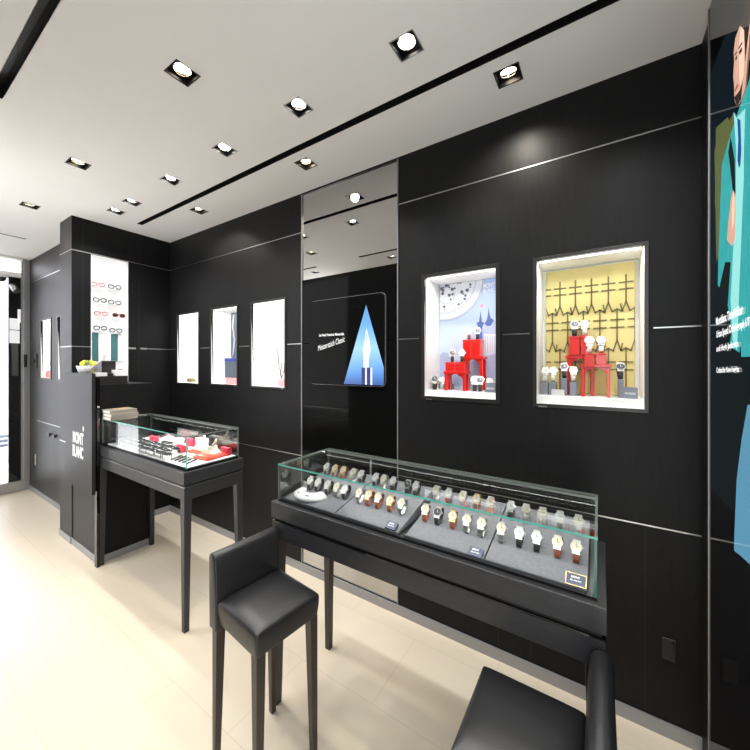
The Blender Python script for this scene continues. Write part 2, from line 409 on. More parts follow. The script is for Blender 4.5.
a = scr(318.5, 351); b_ = scr(345.5, 341.5)
d = Vector((b_[0] - a[0], 0, b_[1] - a[1])); 
text('Meisterst\u00fcck Classic', 'script_line', 'printlit', sc, (a[0], -.0152, a[1]), d, Vector((-d.z, 0, d.x)), width=d.length * 1.0, height=.040, shear=.45)

# ------------------------------------------------------------------ wall niches
def niche(key, name_label, x0, x1, z0, z1, y, depth=.24, back='panel_white', frame=.018, inset=.012, emis_light=None, plinth=False):
    r = empty('wall_display_case', name_label, 'display case', ((x0 + x1) / 2, y, z0), group='lit display cases in the black walls')
    hw = (x1 - x0) / 2; hh = z1 - z0
    m = MB()                                   # black frame
    f = frame; o = .006
    m.box(-hw - .004, -hw + f, -o, .02, -.004, hh + .004); m.box(hw - f, hw + .004, -o, .02, -.004, hh + .004)
    m.box(-hw + f, hw - f, -o, .02, -.004, f); m.box(-hw + f, hw - f, -o, .02, hh - f, hh + .004)
    m.build('frame', 'metalblack', r, .0015)
    m = MB(); a = hw - f; zb0, zt0 = f, hh - f; t = .006
    m.box(-a - t, -a, .0, depth, zb0 - t, zt0 + t); m.box(a, a + t, .0, depth, zb0 - t, zt0 + t)
    m.box(-a, a, .0, depth, zb0 - t, zb0); m.box(-a, a, .0, depth, zt0, zt0 + t)
    m.build('lining', 'lining', r)
    bx('back_panel', back, r, -a - t, a + t, depth, depth + t, zb0 - t, zt0 + t)
    return r, a, zb0, zt0
def area(name, loc, rot, sx, sy, energy, col=(1, 1, 1), parent=None, spread=180):
    L = bpy.data.lights.new(name, 'AREA'); L.shape = 'RECTANGLE'; L.size = sx; L.size_y = sy; L.energy = energy; L.color = col; L.spread = math.radians(spread)
    o = bpy.data.objects.new(name, L); COL.objects.link(o); o.location = loc; o.rotation_euler = rot
    if parent is not None: o.parent = parent
    return o
nA = niche('A', 'narrow white lit niche nearest the room corner, small green card inside', *NICHE['A'], W, frame=.011)
nB = niche('B', 'narrow white lit niche in the middle of three, slate banner inside', *NICHE['B'], W, frame=.011)
nC = niche('C', 'narrow white lit niche beside the mirror, pink vase with twigs inside', *NICHE['C'], W, frame=.011)
for q in (nA, nB, nC):
    hh = q[3]
    bx('light_strip', 'led', q[0], -q[1] + .01, q[1] - .01, .012, .020, hh - .006, hh - .001)
    bx('lock', 'chrome', q[0], q[1] - .03, q[1] - .015, -.008, -.0055, -.002, .004)
    area('led_light', (0, .08, hh - .01), (0, 0, 0), q[1] * 1.8, .1, .7, parent=q[0])

def ld(name, mat, parts, label, cat, loc, group=None, bevel=0):
    o = parts.build(name, mat, None, bevel); o.location = loc; return tag(o, label, cat, group)
# A: green tent card
q = at(190.5, 376, y=W + .12)
m = MB(); m.prism([(-.075, 0), (.075, 0), (.06, .012), (.0, .034), (-.055, .012)], (0, 0, 0), (1, 0, 0), (0, 0, 1), -.05)
ld('tent_card', M['olive'], m, 'small olive green folded card lying in the niche by the corner', 'card', (q.x, W + .10, 1.4105))
# B: slate banner with shelf box
r = empty('hanging_banner', 'dark slate vertical banner hanging inside the middle white niche', 'banner', (at(234.2, 330, y=W + .19).x, W + .19, 0))
bx('banner_cloth', 'fabric_dark', r, -.052, .052, 0, .006, 1.62, 2.114)
m = MB()
m.tube([(-.0, -.002, 2.10), (-.02, -.003, 1.98), (.01, -.003, 1.85), (-.01, -.003, 1.72), (-.045, -.003, 1.64)], .008, 6)
m.build('pale_streak', 'greybowl', r)
r = empty('packaging_box', 'blue and slate packaging box at the right of the middle niche', 'box', (at(233.3, 360, y=W + .10).x, W + .10, 1.4095))
bx('carton', 'fabric_dark', r, -.062, .062, -.05, .04, .06, .215, .002)
bx('lid', 'bluebox', r, -.062, .068, -.052, .042, .215, .245, .002)
bx('base', 'pink', r, -.03, .075, -.06, .044, .0, .06, .002)
r = empty('blue_bottle', 'tiny dark blue bottle lying beside the slate box, middle niche', 'bottle', (at(228.5, 375, y=W + .08).x, W + .08, 1.4095))
MB().cyl((-.02, 0, .014), (.02, 0, .014), .013).build('body', 'bluebox', r); MB().cyl((.02, 0, .014), (.034, 0, .014), .007).build('cap', 'metalblack', r)
# C: pink vase with twigs
r = empty('pink_vase', 'small pink vase of bare dark twigs in the niche beside the mirror', 'vase', (at(281.5, 375, y=W + .10).x, W + .10, 1.4095))
MB().lathe([(.0, 0), (.024, 0), (.032, .02), (.03, .05), (.02, .068), (.016, .066), (.0, .01)], n=20).build('vase_body', 'pink', r)
for dx, hgt, bend in ((-.05, .33, -.02), (.0, .20, -.03), (.045, .25, .02)):
    MB().tube([(0, 0, .03), (dx * .1, 0, hgt * .3), (dx * .5 + bend * .5, 0, hgt * .55), (dx * .8, .0, hgt * .8), (dx * 1.3, 0, hgt)], .0032, 6).build('twig', 'twig', r)
m = MB(); m.prism([(-.05, -.03), (.05, -.02), (.035, .035), (-.02, .02)], (0, 0, 0), (1, 0, 0), (0, 1, 0), .004)
ld('leaflet', M['greybowl'], m, 'pale grey leaflet lying flat in the niche beside the mirror', 'leaflet', (at(266, 378, y=W + .10).x, W + .10, 1.4095))

# ------------------------------------------------------------------ watches
def watch_proto(strap, dial, case):
    """upright watch on its open loop, dial facing -y and tilted back; base at z=0"""
    r = bpy.data.objects.new('wristwatch', None); COL.objects.link(r); r.empty_display_size = .02
    X = Matrix.Translation((0, 0, .004)) @ Matrix.Rotation(-.62, 4, 'X')       # lean back
    m = MB(); n = 22; vs = []
    for i in range(n):                          # strap: oval loop, narrower at the buckle
        t = 2 * PI * i / n
        y, z = .017 * math.cos(t), .031 + .031 * math.sin(t)
        wd = .0095 - .0022 * (1 - math.sin(t)) / 2
        nn = Vector((0, math.cos(t) / .017, math.sin(t) / .031)).normalized()
        for sx, k in ((-1, 0), (1, 0), (1, 1), (-1, 1)):
            p = Vector((sx * wd, y, z)) + nn * (.0022 * k); vs.append(X @ p)
    fs = []
    for i in range(n):
        j = (i + 1) % n
        for k in range(4): fs.append((i * 4 + k, i * 4 + (k + 1) % 4, j * 4 + (k + 1) % 4, j * 4 + k))
    m.add(vs, fs, 0, False); m.build('strap', strap, r)
    zc = .040; yc = -.0185
    cs = MB(); cs.cyl(X @ Vector((0, yc + .002, zc)), X @ Vector((0, yc - .0052, zc)), .0165, .0160, 26)
    cs.box(-.011, .011, yc - .002, yc + .002, zc - .021, zc + .021, 0, X)
    c = cs.build('case', case, r)
    dm = MB(); dm.cyl(X @ Vector((0, yc - .0050, zc)), X @ Vector((0, yc - .0057, zc)), .0142, .0142, 26); d_ = dm.build('dial', dial, r)
    hm = MB(); hm.box(-.0006, .0006, yc - .0062, yc - .0058, zc - .002, zc + .010, 0, X); hm.box(-.0005, .0075, yc - .0062, yc - .0058, zc - .0006, zc + .0006, 0, X)
    hm.build('hands', 'hand' if dial != 'dialdark' else 'dialwhite', d_)
    cr = MB(); cr.cyl(X @ Vector((.016, yc - .0015, zc)), X @ Vector((.0205, yc - .0015, zc)), .003, .003, 12); cr.build('crown', case, r)
    return r
KINDS = {'black': ('strapblack', 'dialwhite', 'steel', 'black-strapped steel'), 'brown': ('strapbrown', 'dial', 'steel', 'brown-strapped pale-dialled'),
         'steel': ('steel', 'dial', 'steel', 'steel-braceleted cream-dialled'), 'gold': ('strapbrown', 'dial', 'gold', 'gold-cased brown-strapped'),
         'orange': ('straporange', 'dial', 'steel', 'orange-strapped'), 'dark': ('strapblack', 'dialdark', 'steel', 'dark-dialled black-strapped'),
         'white': ('dialwhite', 'dialwhite', 'steel', 'white-strapped')}
PROTO = {}
def watch(kind, label, loc, rz=0, sc_=1., group=None):
    if kind not in PROTO:
        o = PROTO[kind] = watch_proto(*KINDS[kind][:3])
    else: o = copy_tree(PROTO[kind])
    o.location = loc; o.rotation_euler = (0, 0, rz); o.scale = (sc_,) * 3
    return tag(o, label, 'watch', group)

# ------------------------------------------------------------------ niche D : pale blue
nD = niche('D', 'lit display case with pale blue backdrop and red stands, left of the gold one', *NICHE['D'], W, .235, 'lining', .017)
nE = niche('E', 'lit display case with gold lattice backdrop and red stands, nearest the right wall', *NICHE['E'], W, .235, 'lining', .012)
for q, pw in ((nD, 1.1), (nE, 1.25)):
    r, a, z0, z1 = q
    bx('plinth', 'white', r, -a, a, .030, .235, z0, .052, .001)
    bx('light_strip', 'led', r, -a + .01, a - .01, .012, .022, z1 - .006, z1 - .001)
    bx('latch', 'chrome', r, -a + .01, -a + .05, -.009, -.0055, -.0035, .002)
    area('led_light', (0, .07, z1 - .01), (-.35, 0, 0), a * 1.8, .08, pw, (1, .98, .95), r)
    L = area('led_light', (0, .03, z1 - .02), (math.radians(-60), 0, 0), a * 1.8, .03, pw * .5, (1, .98, .95), r)
yD = W + .222
M['bluesky'] = ramp_mat('pale_blue_print', 2, 1.45, 2.12, [(0, (.62, .68, .82)), (.45, (.60, .69, .86)), (.75, (.42, .54, .78)), (1, (.36, .48, .76))], rough=.5)
r = empty('watch_backdrop', 'pale blue backdrop print with big watch movement and palace spires', 'backdrop', (0, 0, 0))
x0d, x1d, z0d, z1d = NICHE['D'][0] + .017, NICHE['D'][1] - .017, 1.440, 2.125
bx('backdrop_board', 'bluesky', r, x0d + .003, x1d - .001, yD, yD + .010, z0d, z1d - .001)
M['print_pale'] = pmat('pale_grey_print', (.70, .72, .78), .5); M['print_mid'] = pmat('blue_grey_print', (.40, .46, .60), .5)
M['print_blue'] = pmat('spire_blue_print', (.10, .15, .42), .5); M['print_slate'] = pmat('slate_print_dots', (.10, .11, .17), .5)
M['print_lilac'] = pmat('palace_lilac_print', (.42, .48, .66), .5); M['print_pink'] = pmat('pink_print', (.80, .35, .45), .5)
def clipped(name, shapes, mat, dy, parent, lim=(x0d + .006, x1d - .002, z0d, z1d - .002)):
    m = MB()
    for s in shapes: m.add([(x, yD - dy, z) for x, z in s], [tuple(range(len(s)))])
    o = m.build(name, mat, parent)
    bm = bmesh.new(); bm.from_mesh(o.data)
    for co_, no in (((lim[0], 0, 0), (-1, 0, 0)), ((lim[1], 0, 0), (1, 0, 0)), ((0, 0, lim[2]), (0, 0, -1)), ((0, 0, lim[3]), (0, 0, 1))):
        bmesh.ops.bisect_plane(bm, geom=bm.verts[:] + bm.edges[:] + bm.faces[:], plane_co=co_, plane_no=no, clear_outer=True)
    bm.to_mesh(o.data); bm.free(); return o
def disc(c, rad, n=48): return [(c[0] + rad * math.cos(2 * PI * i / n), c[1] + rad * math.sin(2 * PI * i / n)) for i in range(n)]
dc = at(445, 282, y=yD); dc = (dc.x, dc.z)
clipped('watch_movement_print', [disc((dc[0] + .006, dc[1] - .012), .250)], 'print_mid', .0004, r)
clipped('movement_ring_print', [disc((dc[0] + .003, dc[1] - .004), .243)], 'print_pale', .0008, r)
clipped('movement_rim_print', [disc(dc, .208)], 'print_mid', .0012, r)
clipped('movement_plate_print', [disc(dc, .203)], 'print_pale', .0016, r)
dots = []
rr = random.Random(3)
for k in range(120):
    t = rr.uniform(0, 2 * PI); d_ = rr.uniform(.02, .19); s_ = rr.uniform(.004, .012)
    dots.append(disc((dc[0] + d_ * math.cos(t), dc[1] + d_ * math.sin(t)), s_, 7))
clipped('movement_screws_print', dots, 'print_slate', .0024, r)
rings = []
for cxx, czz, R_ in ((.01, -.09, .058), (-.02, .03, .075), (.09, .04, .05)):
    for i in range(30):
        a0, a1 = 2 * PI * i / 30, 2 * PI * (i + 1) / 30; R2 = R_ - .005
        rings.append([(dc[0] + cxx + R_ * math.cos(a0), dc[1] + czz + R_ * math.sin(a0)), (dc[0] + cxx + R_ * math.cos(a1), dc[1] + czz + R_ * math.sin(a1)),
                      (dc[0] + cxx + R2 * math.cos(a1), dc[1] + czz + R2 * math.sin(a1)), (dc[0] + cxx + R2 * math.cos(a0), dc[1] + czz + R2 * math.sin(a0))])
clipped('movement_wheels_print', rings, 'print_mid', .0020, r)
def pD(px, py): q = at(px, py, y=yD); return (q.x, q.z)
sp1 = [pD(*p) for p in [(480.5, 311), (482, 322), (484.5, 322.5), (482.5, 327), (482.5, 352), (478, 352), (478, 327), (476.5, 322.5), (479, 322)]]
sp2 = [pD(*p) for p in [(488.7, 307), (489.5, 314), (490.8, 318), (494, 320), (494, 352), (484.5, 352), (484.5, 324), (487, 319), (488, 313)]]
dome = [pD(*p) for p in [(488, 318), (492, 319), (497, 322), (499, 330), (499, 345), (482, 345), (483, 330)]]
clipped('palace_print', [dome], 'print_lilac', .0004, r)
clipped('spires_print', [sp1, sp2[:4] + [pD(490.5, 326), pD(487, 326)] + sp2[6:]], 'print_blue', .0008, r)
fac = [pD(*p) for p in [(484, 334), (499, 334), (499, 352), (484, 352)]]
clipped('facade_print', [fac], 'print_pale', .0012, r)
cols_ = []
for k in range(6):
    p = pD(485.5 + k * 2.3, 336); cols_.append([(p[0] - .002, p[1] - .10), (p[0] + .002, p[1] - .10), (p[0] + .002, p[1]), (p[0] - .002, p[1])])
clipped('columns_print', cols_, 'print_mid', .0016, r)
gr = [pD(*p) for p in [(440, 355), (443, 352), (448, 353), (450, 358), (456, 360), (470, 362), (499, 352), (499, 386), (440, 386)]]
clipped('foreground_print', [gr], M['print_lilac'], .0002, r)
clipped('flag_print', [[pD(480.2, 304.5), pD(483.2, 304.5), pD(483.2, 307.5), pD(480.2, 307.5)]], 'print_pink', .0008, r)
a = pD(483.5, 288.5); b_ = pD(494.5, 288)
text('MONT', 'logo_upper_line', 'print', r, (a[0], yD - .001, a[1]), (1, 0, 0), (0, 0, 1), width=b_[0] - a[0], height=.030, bold=.03)
a = pD(483.5, 293)
text('BLANC', 'logo_lower_line', 'print', r, (a[0], yD - .001, a[1]), (1, 0, 0), (0, 0, 1), width=b_[0] - a[0], height=.026, bold=.03)
tag(r, cat='backdrop')
# red stands
def stand(name, label, loc, w, d, h, th=.018, lw=.017, group='red lacquered display stands'):
    r = empty(name, label, 'display stand', loc, group=group)
    bx('top', 'red', r, -w / 2, w / 2, -d / 2, d / 2, h - th, h, .002)
    for sx in (-1, 1):
        for sy in (-1, 1):
            x = sx * (w / 2 - lw / 2 - .006); y = sy * (d / 2 - lw / 2 - .004)
            bx('leg', 'red', r, x - lw / 2, x + lw / 2, y - lw / 2, y + lw / 2, 0, h - th, .002)
    for sx in (-1, 1):
        m = MB(); x = sx * (w / 2 - lw - .006)
        m.prism([(x, h - th), (x - sx * .034, h - th), (x - sx * .026, h - th - .008), (x - sx * .01, h - th - .016), (x, h - th - .034)], (0, -d / 2 + .016, 0), (1, 0, 0), (0, 0, 1), .008)
        m.build('corner_bracket', 'red', r)
    return r
def rbox(label, loc, w, d, h, group='red lacquer boxes on the red stands'):
    r = empty('red_box', label, 'box', loc, group=group)
    bx('body', 'red', r, -w / 2, w / 2, -d / 2, d / 2, 0, h * .86, .002); bx('lid', 'red', r, -w / 2 - .001, w / 2 + .001, -d / 2 - .001, d / 2 + .001, h * .87, h, .002)
    return r
ZP = 1.4405   # plinth top (niche D)
def stand_px(pl, pr, ptop, y, h_z0=ZP):
    a = at(pl, ptop, y=y); b_ = at(pr, ptop, y=y); return (a.x + b_.x) / 2, b_.x - a.x, (a.z + b_.z) / 2
# D low stand (front-left), tall stand (behind)
yf, yb = W + .075, W + .150
cx_, w_, zt_ = stand_px(446, 468.5, 371, yf)
stand('display_stand', 'low red stand in the pale blue display case, in front', (cx_, yf, ZP), w_, .085, zt_ - ZP)
for k, (p0, p1) in enumerate(((447.5, 457), (457.3, 466.5))):
    a = at(p0, 371, y=yf); b_ = at(p1, 371, y=yf); t = at(457, 362, y=yf).z
    rbox(('left red box on the low stand of the pale blue case', 'right red box on the low stand of the pale blue case')[k], ((a.x + b_.x) / 2, yf, zt_), b_.x - a.x, .07, t - zt_)
    watch(('dark', 'black')[k], ('dark watch on the left box of the low stand, pale blue case', 'black watch on the right box of the low stand, pale blue case')[k], ((a.x + b_.x) / 2, yf, t), .3, 1.15, 'watches in the pale blue case')
cx_, w_, zt2 = stand_px(464, 485.5, 356.5, yb)
stand('display_stand', 'tall red stand in the pale blue display case, behind the low one', (cx_, yb, ZP), w_, .095, zt2 - ZP)
for k, (p0, p1) in enumerate(((465, 473), (473.2, 482))):
    a = at(p0, 356.5, y=yb); b_ = at(p1, 356.5, y=yb); t = at(470, 340, y=yb).z
    rbox(('left red box on the tall stand of the pale blue case', 'right red box on the tall stand of the pale blue case')[k], ((a.x + b_.x) / 2, yb, zt2), b_.x - a.x, .08, t - zt2)
    watch(('brown', 'dark')[k], ('brown watch on the left box of the tall stand, pale blue case', 'dark watch on the right box of the tall stand, pale blue case')[k], ((a.x + b_.x) / 2, yb, t), .3, 1.15, 'watches in the pale blue case')
for k, (px, kd, lab, yy) in enumerate(((434.5, 'dark', 'large dark watch at the far left of the pale blue case', W + .06), (442, 'white', 'white watch beside the left wall of the pale blue case', W + .12),
        (474.5, 'black', 'black-strapped watch right of the low stand, pale blue case', W + .065), (480, 'dark', 'dark watch under the tall stand, pale blue case', W + .07), (487, 'white', 'white watch behind the front right row, pale blue case', W + .19),
        (490, 'steel', 'steel watch near the right end of the pale blue case', W + .11))):
    p = at(px, 385, y=yy)
    watch(kd, lab, (p.x, yy, ZP), .25, 1.35 if k in (0, 2, 3) else 1.15, 'watches in the pale blue case')
p = at(446, 382, y=W + .17)
ld('grey_block', M['greyblock'], MB().box(-.045, .05, -.02, .02, 0, .035), 'long blue-grey block behind the low red stand, pale blue case', 'block', (p.x, W + .17, ZP), bevel=.002)
p = at(491.5, 384, y=W + .05)
r = ld('grey_block', M['greyblock'], MB().box(-.03, .028, -.02, .02, 0, .055), 'blue-grey logo block at the right end of the pale blue case', 'block', (min(p.x, -.503), W + .05, ZP), bevel=.002)
text('MONT BLANC', 'block_lettering', 'print', r, (-.02, -.0203, .018), (1, 0, 0), (0, 0, 1), width=.04, height=.010, bold=.02)

# ------------------------------------------------------------------ niche E : gold lattice
yE = W + .215
r = empty('lattice_backdrop', 'gold backdrop with dark brass lattice of crosses and forks', 'backdrop', (0, 0, 0))
x0e, x1e, z0e, z1e = NICHE['E'][0] + .030, NICHE['E'][1] - .030, 1.440, 2.112
bx('backdrop_board', 'goldback', r, x0e, x1e, yE, yE + .01, z0e, z1e)
def pE(px, py): q = at(px, py, y=yE); return (q.x, q.z)
m = MB(); wd = .0034
def bar(a, b_):
    a = Vector((a[0], 0, a[1])); b_ = Vector((b_[0], 0, b_[1])); d = (b_ - a).normalized(); nn = Vector((-d.z, 0, d.x)) * wd
    vs = []
    for y in (yE - .004, yE - .0002):
        for p in (a - d * wd, b_ + d * wd):
            for s_ in (-1, 1):
                v = p + nn * s_; vs.append((min(max(v.x, x0e), x1e), y, min(max(v.z, z0e), z1e)))
    m.add(vs, [(0, 1, 3, 2), (4, 6, 7, 5), (0, 2, 6, 4), (1, 5, 7, 3), (0, 4, 5, 1), (2, 3, 7, 6)])
stp = (pE(626, 290)[0] - pE(560, 290)[0]) / 4
xs0 = pE(560, 290)[0]
zA0 = pE(592, 279)[1]; zA1 = pE(592, 304)[1]; zB = pE(592, 313)[1]; zC1 = pE(592, 341)[1]; zD = pE(592, 351)[1]; zE_ = pE(592, 385)[1]
hb = stp * .36
for i in range(-2, 6):
    x = xs0 + i * stp
    bar((x, zA0), (x, zA1))
    for py in (285.5, 292): z = pE(592, py)[1]; bar((x - hb, z), (x + hb, z))
    bar((x, zA1), (x - stp * .22, zB)); bar((x, zA1), (x + stp * .22, zB)); bar((x - stp * .22, zB), (x - stp * .5, zB + .012)); bar((x + stp * .22, zB), (x + stp * .5, zB + .012))
    bar((x - stp * .22, zB), (x - stp * .30, zB + .035))
    x2 = x + stp / 2
    bar((x2, zB + .012), (x2, zC1))
    for py in (321, 328.5): z = pE(592, py)[1]; bar((x2 - hb, z), (x2 + hb, z))
    bar((x2, zC1), (x2 - stp * .22, zD)); bar((x2, zC1), (x2 + stp * .22, zD)); bar((x2 - stp * .22, zD), (x2 - stp * .5, zD + .012)); bar((x2 + stp * .22, zD), (x2 + stp * .5, zD + .012))
    bar((x2 + stp * .22, zD), (x2 + stp * .30, zD + .035))
    bar((x, zD + .012), (x, z0e + .01))
    for py in (362, 369.5): z = pE(592, py)[1]; bar((x - hb, z), (x + hb, z))
m.build('brass_lattice', 'brass', r)
ZE = NICHE['E'][2] + .052 + .0005
yf, yb = W + .085, W + .160
cx_, w_, zt_ = stand_px(566, 596, 355, yb)
cxf, wf, ztf = stand_px(580.5, 611.5, 364.5, yf)
stand('display_stand', 'tall red stand at the back of the gold display case', (cx_, yb, ZE), w_, .058, zt_ - ZE)
stand('display_stand', 'low wide red stand at the front of the gold display case', (cxf, yf, ZE), wf, .062, ztf - ZE, .014, .013)
for k, (p0, p1) in enumerate(((569.5, 580), (581, 588))):
    a = at(p0, 355, y=yb); b_ = at(p1, 355, y=yb); t = at(575, 336.5, y=yb).z
    rbox(('left red box on the tall stand of the gold case', 'right red box on the tall stand of the gold case')[k], ((a.x + b_.x) / 2, yb, zt_), b_.x - a.x, .07, t - zt_)
    watch(('dark', 'white')[k], ('dark watch on the left box of the tall stand, gold case', 'white watch on the right box of the tall stand, gold case')[k], ((a.x + b_.x) / 2, yb, t), .1, 1.3, 'watches in the gold case')
for k, (p0, p1) in enumerate(((584.5, 594.5), (596, 606.5))):
    a = at(p0, 364.5, y=yf); b_ = at(p1, 364.5, y=yf); t = at(596, 353.5, y=yf).z
    rbox(('left red box on the low stand of the gold case', 'right red box on the low stand of the gold case')[k], ((a.x + b_.x) / 2, yf, ztf), b_.x - a.x, .06, t - ztf)
    watch(('white', 'steel')[k], ('white watch on the left box of the low stand, gold case', 'steel watch on the right box of the low stand, gold case')[k], ((a.x + b_.x) / 2, yf, t), .1, 1.3, 'watches in the gold case')
for k, (p0, p1, ptop, kd, lab, yy) in enumerate(((542, 548.5, 382, 'white', 'leftmost', W + .10), (550, 556.5, 382, 'white', 'second from left', W + .10), (561, 567.5, 378, 'dark', 'third from left', W + .10),
        (570, 577, 382, 'white', 'fourth from left', W + .10), (618, 623.5, 379, 'dark', 'tall right', W + .10))):
    a = at(p0, 390, y=yy); b_ = at(p1, 390, y=yy); t = at((p0 + p1) / 2, ptop, y=yy).z
    x = (a.x + b_.x) / 2; x = max(x, NICHE['E'][0] + .036)
    ld('grey_block', M['greyblock'], MB().box(-(b_.x - a.x) / 2, (b_.x - a.x) / 2, -.02, .02, 0, t - ZE), f'{lab} grey block carrying a watch in the gold display case', 'block', (x, yy, ZE), 'grey watch blocks in the gold case', .0015)
    watch(kd, f'watch on the {lab} grey block in the gold display case', (x, yy, t), .1, 1.2, 'watches in the gold case')
p = at(558, 388, y=W + .065)
ld('grey_block', M['greybowl'], MB().box(-.03, .03, -.012, .012, 0, .03), 'pale grey wide block in front of the left watches, gold case', 'block', (p.x, W + .065, ZE), bevel=.0015)
p = at(630, 388, y=W + .08)
r = ld('grey_block', M['greyblock'], MB().box(-.028, .028, -.02, .02, 0, .052), 'low dark grey logo block at the right of the gold case', 'block', (p.x, W + .08, ZE), bevel=.0015)
text('MONT BLANC', 'block_lettering', 'print', r, (-.02, -.0203, .02), (1, 0, 0), (0, 0, 1), width=.04, height=.009, bold=.02)

# ------------------------------------------------------------------ left wall with spectacle column
CY0, CY1, CZ0, CZ1 = 1.232, 1.531, 1.405, 2.614
lw_ = grid('x', XL, [YP, W], [0, H], [(CY0, CY1, CZ0, CZ1)], [(1.173, .06, H), (1.628, .06, H)])
struct(lw_.build('wall_left', ['wood', 'gap']))
def xline(z, spans, h=.0075): 
    for a, b_ in spans: trim(XL - .0005, XL + .003, a, b_, z - h / 2, z + h / 2)
xline(TU, [(YP, W - .004)]); xline(TM, [(YP, CY0 - .002), (1.70, W - .004)], .006); xline(TM, [(CY1 + .002, 1.60), (1.64, 1.70)], .016)
struct(bx('baseboard_left', 'base', None, XL + .0002, XL + .012, YP + .4, W, 0, .058))
r = empty('spectacle_display', 'tall glowing white column of spectacles set into the left wall', 'display case', (XL, 0, 0))
m = MB(); t = .006; dp = .05
m.box(-dp, 0, CY0, CY0 + .004, CZ0, CZ1); m.box(-dp, 0, CY1 - .004, CY1, CZ0, CZ1); m.box(-dp, 0, CY0, CY1, CZ0, CZ0 + .004); m.box(-dp, 0, CY0, CY1, CZ1 - .004, CZ1)
m.build('lining', 'lining', r)
bx('back_panel', 'panel_white', r, -dp - t, -dp, CY0, CY1, CZ0, CZ1)
bx('side_rail', 'lining', r, -.006, .004, CY1 - .022, CY1, CZ0, CZ1)
# counter mirror in the column; coloured strips painted on as its reflection
mr = empty('wall_mirror', 'small square mirror with painted-on teal reflections inside the spectacle column', 'mirror', (XL - .03, 0, 0))
bx('mirror_glass', 'clearmirror', mr, 0, .008, 1.245, 1.505, 1.625, 1.895)
M['teal'] = pmat('teal_reflection', (.05, .16, .17), .25); 
bx('teal_reflection', 'teal', mr, .0082, .0092, 1.247, 1.292, 1.627, 1.893); bx('white_reflection', 'white', mr, .0082, .0092, 1.296, 1.388, 1.627, 1.893)
bx('teal_reflection', 'teal', mr, .0082, .0092, 1.394, 1.448, 1.627, 1.893); bx('white_reflection', 'white', mr, .0082, .0092, 1.452, 1.496, 1.627, 1.893)
def spectacles(name, framemat, lensmat, label, group, cat='spectacles'):
    """front in local yz plane facing +x, temples folded back along -x"""
    r = empty(name, label, cat, group=group)
    m = MB()
    for s_ in (-1, 1):
        m.tube([(0, s_ * .032 + .025 * math.copysign(abs(math.cos(t)) ** .8, math.cos(t)), .017 * math.copysign(abs(math.sin(t)) ** .8, math.sin(t))) for t in [2 * PI * i / 18 for i in range(18)]], .0052, 6, closed=True)
    m.tube([(0, -.008, .004), (.003, 0, .008), (0, .008, .004)], .0026, 6)
    m.build('rim', framemat, r)
    for s_ in (-1, 1):
        MB().prism([(s_ * .032 + .024 * math.cos(2 * PI * i / 16), .016 * math.sin(2 * PI * i / 16)) for i in range(16)], (-.0006, 0, 0), (0, 1, 0), (0, 0, 1), .0012).build('lens', lensmat, r)
        MB().tube([(0, s_ * .056, .008), (-.01, s_ * .060, .008), (-.035, s_ * .058, .006)], .0026, 6).build('temple', framemat, r)
    return r
SP = {}
specs = [(98, 284.5, 'redframe', 'red-framed spectacles on the left of the top row'), (115, 287, 'blackframe', 'thin dark spectacles on the right of the top row'),
         (100, 300, 'blackframe', 'black spectacles on the left of the second row'), (115, 302.5, 'blackframe', 'black spectacles on the right of the second row'),
         (101.3, 313.5, 'redframe', 'rose-framed spectacles on the left of the third row'), (119, 315.5, 'plum', 'tortoise spectacles on the right of the third row'),
         (100.5, 328, 'blackframe', 'dark spectacles at left directly above the small wall mirror'), (116, 330.5, 'blackframe', 'dark spectacles at right directly above the small wall mirror'),
         (116.5, 371, 'redframe', 'red spectacles below the small wall mirror, left wall column')]
for px, py, fm, lab in specs:
    if fm in SP: o = copy_tree(SP[fm], lab)
    else: o = SP[fm] = spectacles('spectacles', fm, 'lens' if fm != 'plum' else 'smoke', lab, 'spectacles on the white wall column')
    p = at(px, py, x=XL - .005); o.location = (XL - .008, p.y, p.z); o['label'] = lab
    o.rotation_euler = (0, 0, -.25); o.scale = (.86, .86, 1.0)
    # little rail each pair sits on
    bx('shelf_rail', 'lining', r, -dp, .002, p.y - .05, p.y + .05, p.z - .026, p.z - .0225)

# ------------------------------------------------------------------ pilaster, alcove, shopfront
pl = MB(); pl.add([(-4.243, YP, 0), (XL, YP, 0), (XL, YP, H), (-4.243, YP, H), (-4.243, YA, 0), (-4.243, YA, H)], [(0, 1, 2, 3), (4, 0, 3, 5)])
struct(pl.build('wall_pilaster', 'furn_side'))
trim(-4.243, XL + .003, YP - .003, YP + .0005, TU - .004, TU + .004); trim(-4.243, XL + .003, YP - .003, YP + .0005, TM - .004, TM + .004); trim(-4.243, XL, YP - .003, YP + .0005, TLO - .004, TLO + .004)
struct(bx('baseboard_pilaster', 'base', None, -4.243, XL, YP - .008, YP - .0002, 0, .058))
N1 = (-5.674, -5.27, 1.42, 2.135); N2 = (-5.056, -4.60, 1.42, 2.135)
al = grid('y', YA, [XE + .03, -4.243], [0, H], [N1, N2], [(-5.19, .06, .905), (-5.90, .06, H), (-4.75, .06, .905)])
struct(al.build('wall_alcove', ['furn_side', 'gap']))
for z in (TU + .012, .905): trim(XE + .35 if z < 1 else XE + .15, -4.243, YA - .003, YA + .0005, z - .004, z + .004)
struct(bx('baseboard_alcove', 'base', None, XE + .03, -4.243, YA - .012, YA - .0002, 0, .058))
q1 = niche('N1', 'narrow white lit niche nearest the entrance, beyond the pillar', *N1, YA, .2, frame=.014)
q2 = niche('N2', 'white lit niche half hidden behind the grey pillar', *N2, YA, .2, frame=.014)
for q in (q1, q2):
    bx('light_strip', 'led', q[0], -q[1] + .01, q[1] - .01, .012, .020, q[3] - .006, q[3] - .001)
    area('led_light', (0, .08, q[3] - .01), (0, 0, 0), q[1] * 1.8, .1, .7, parent=q[0])
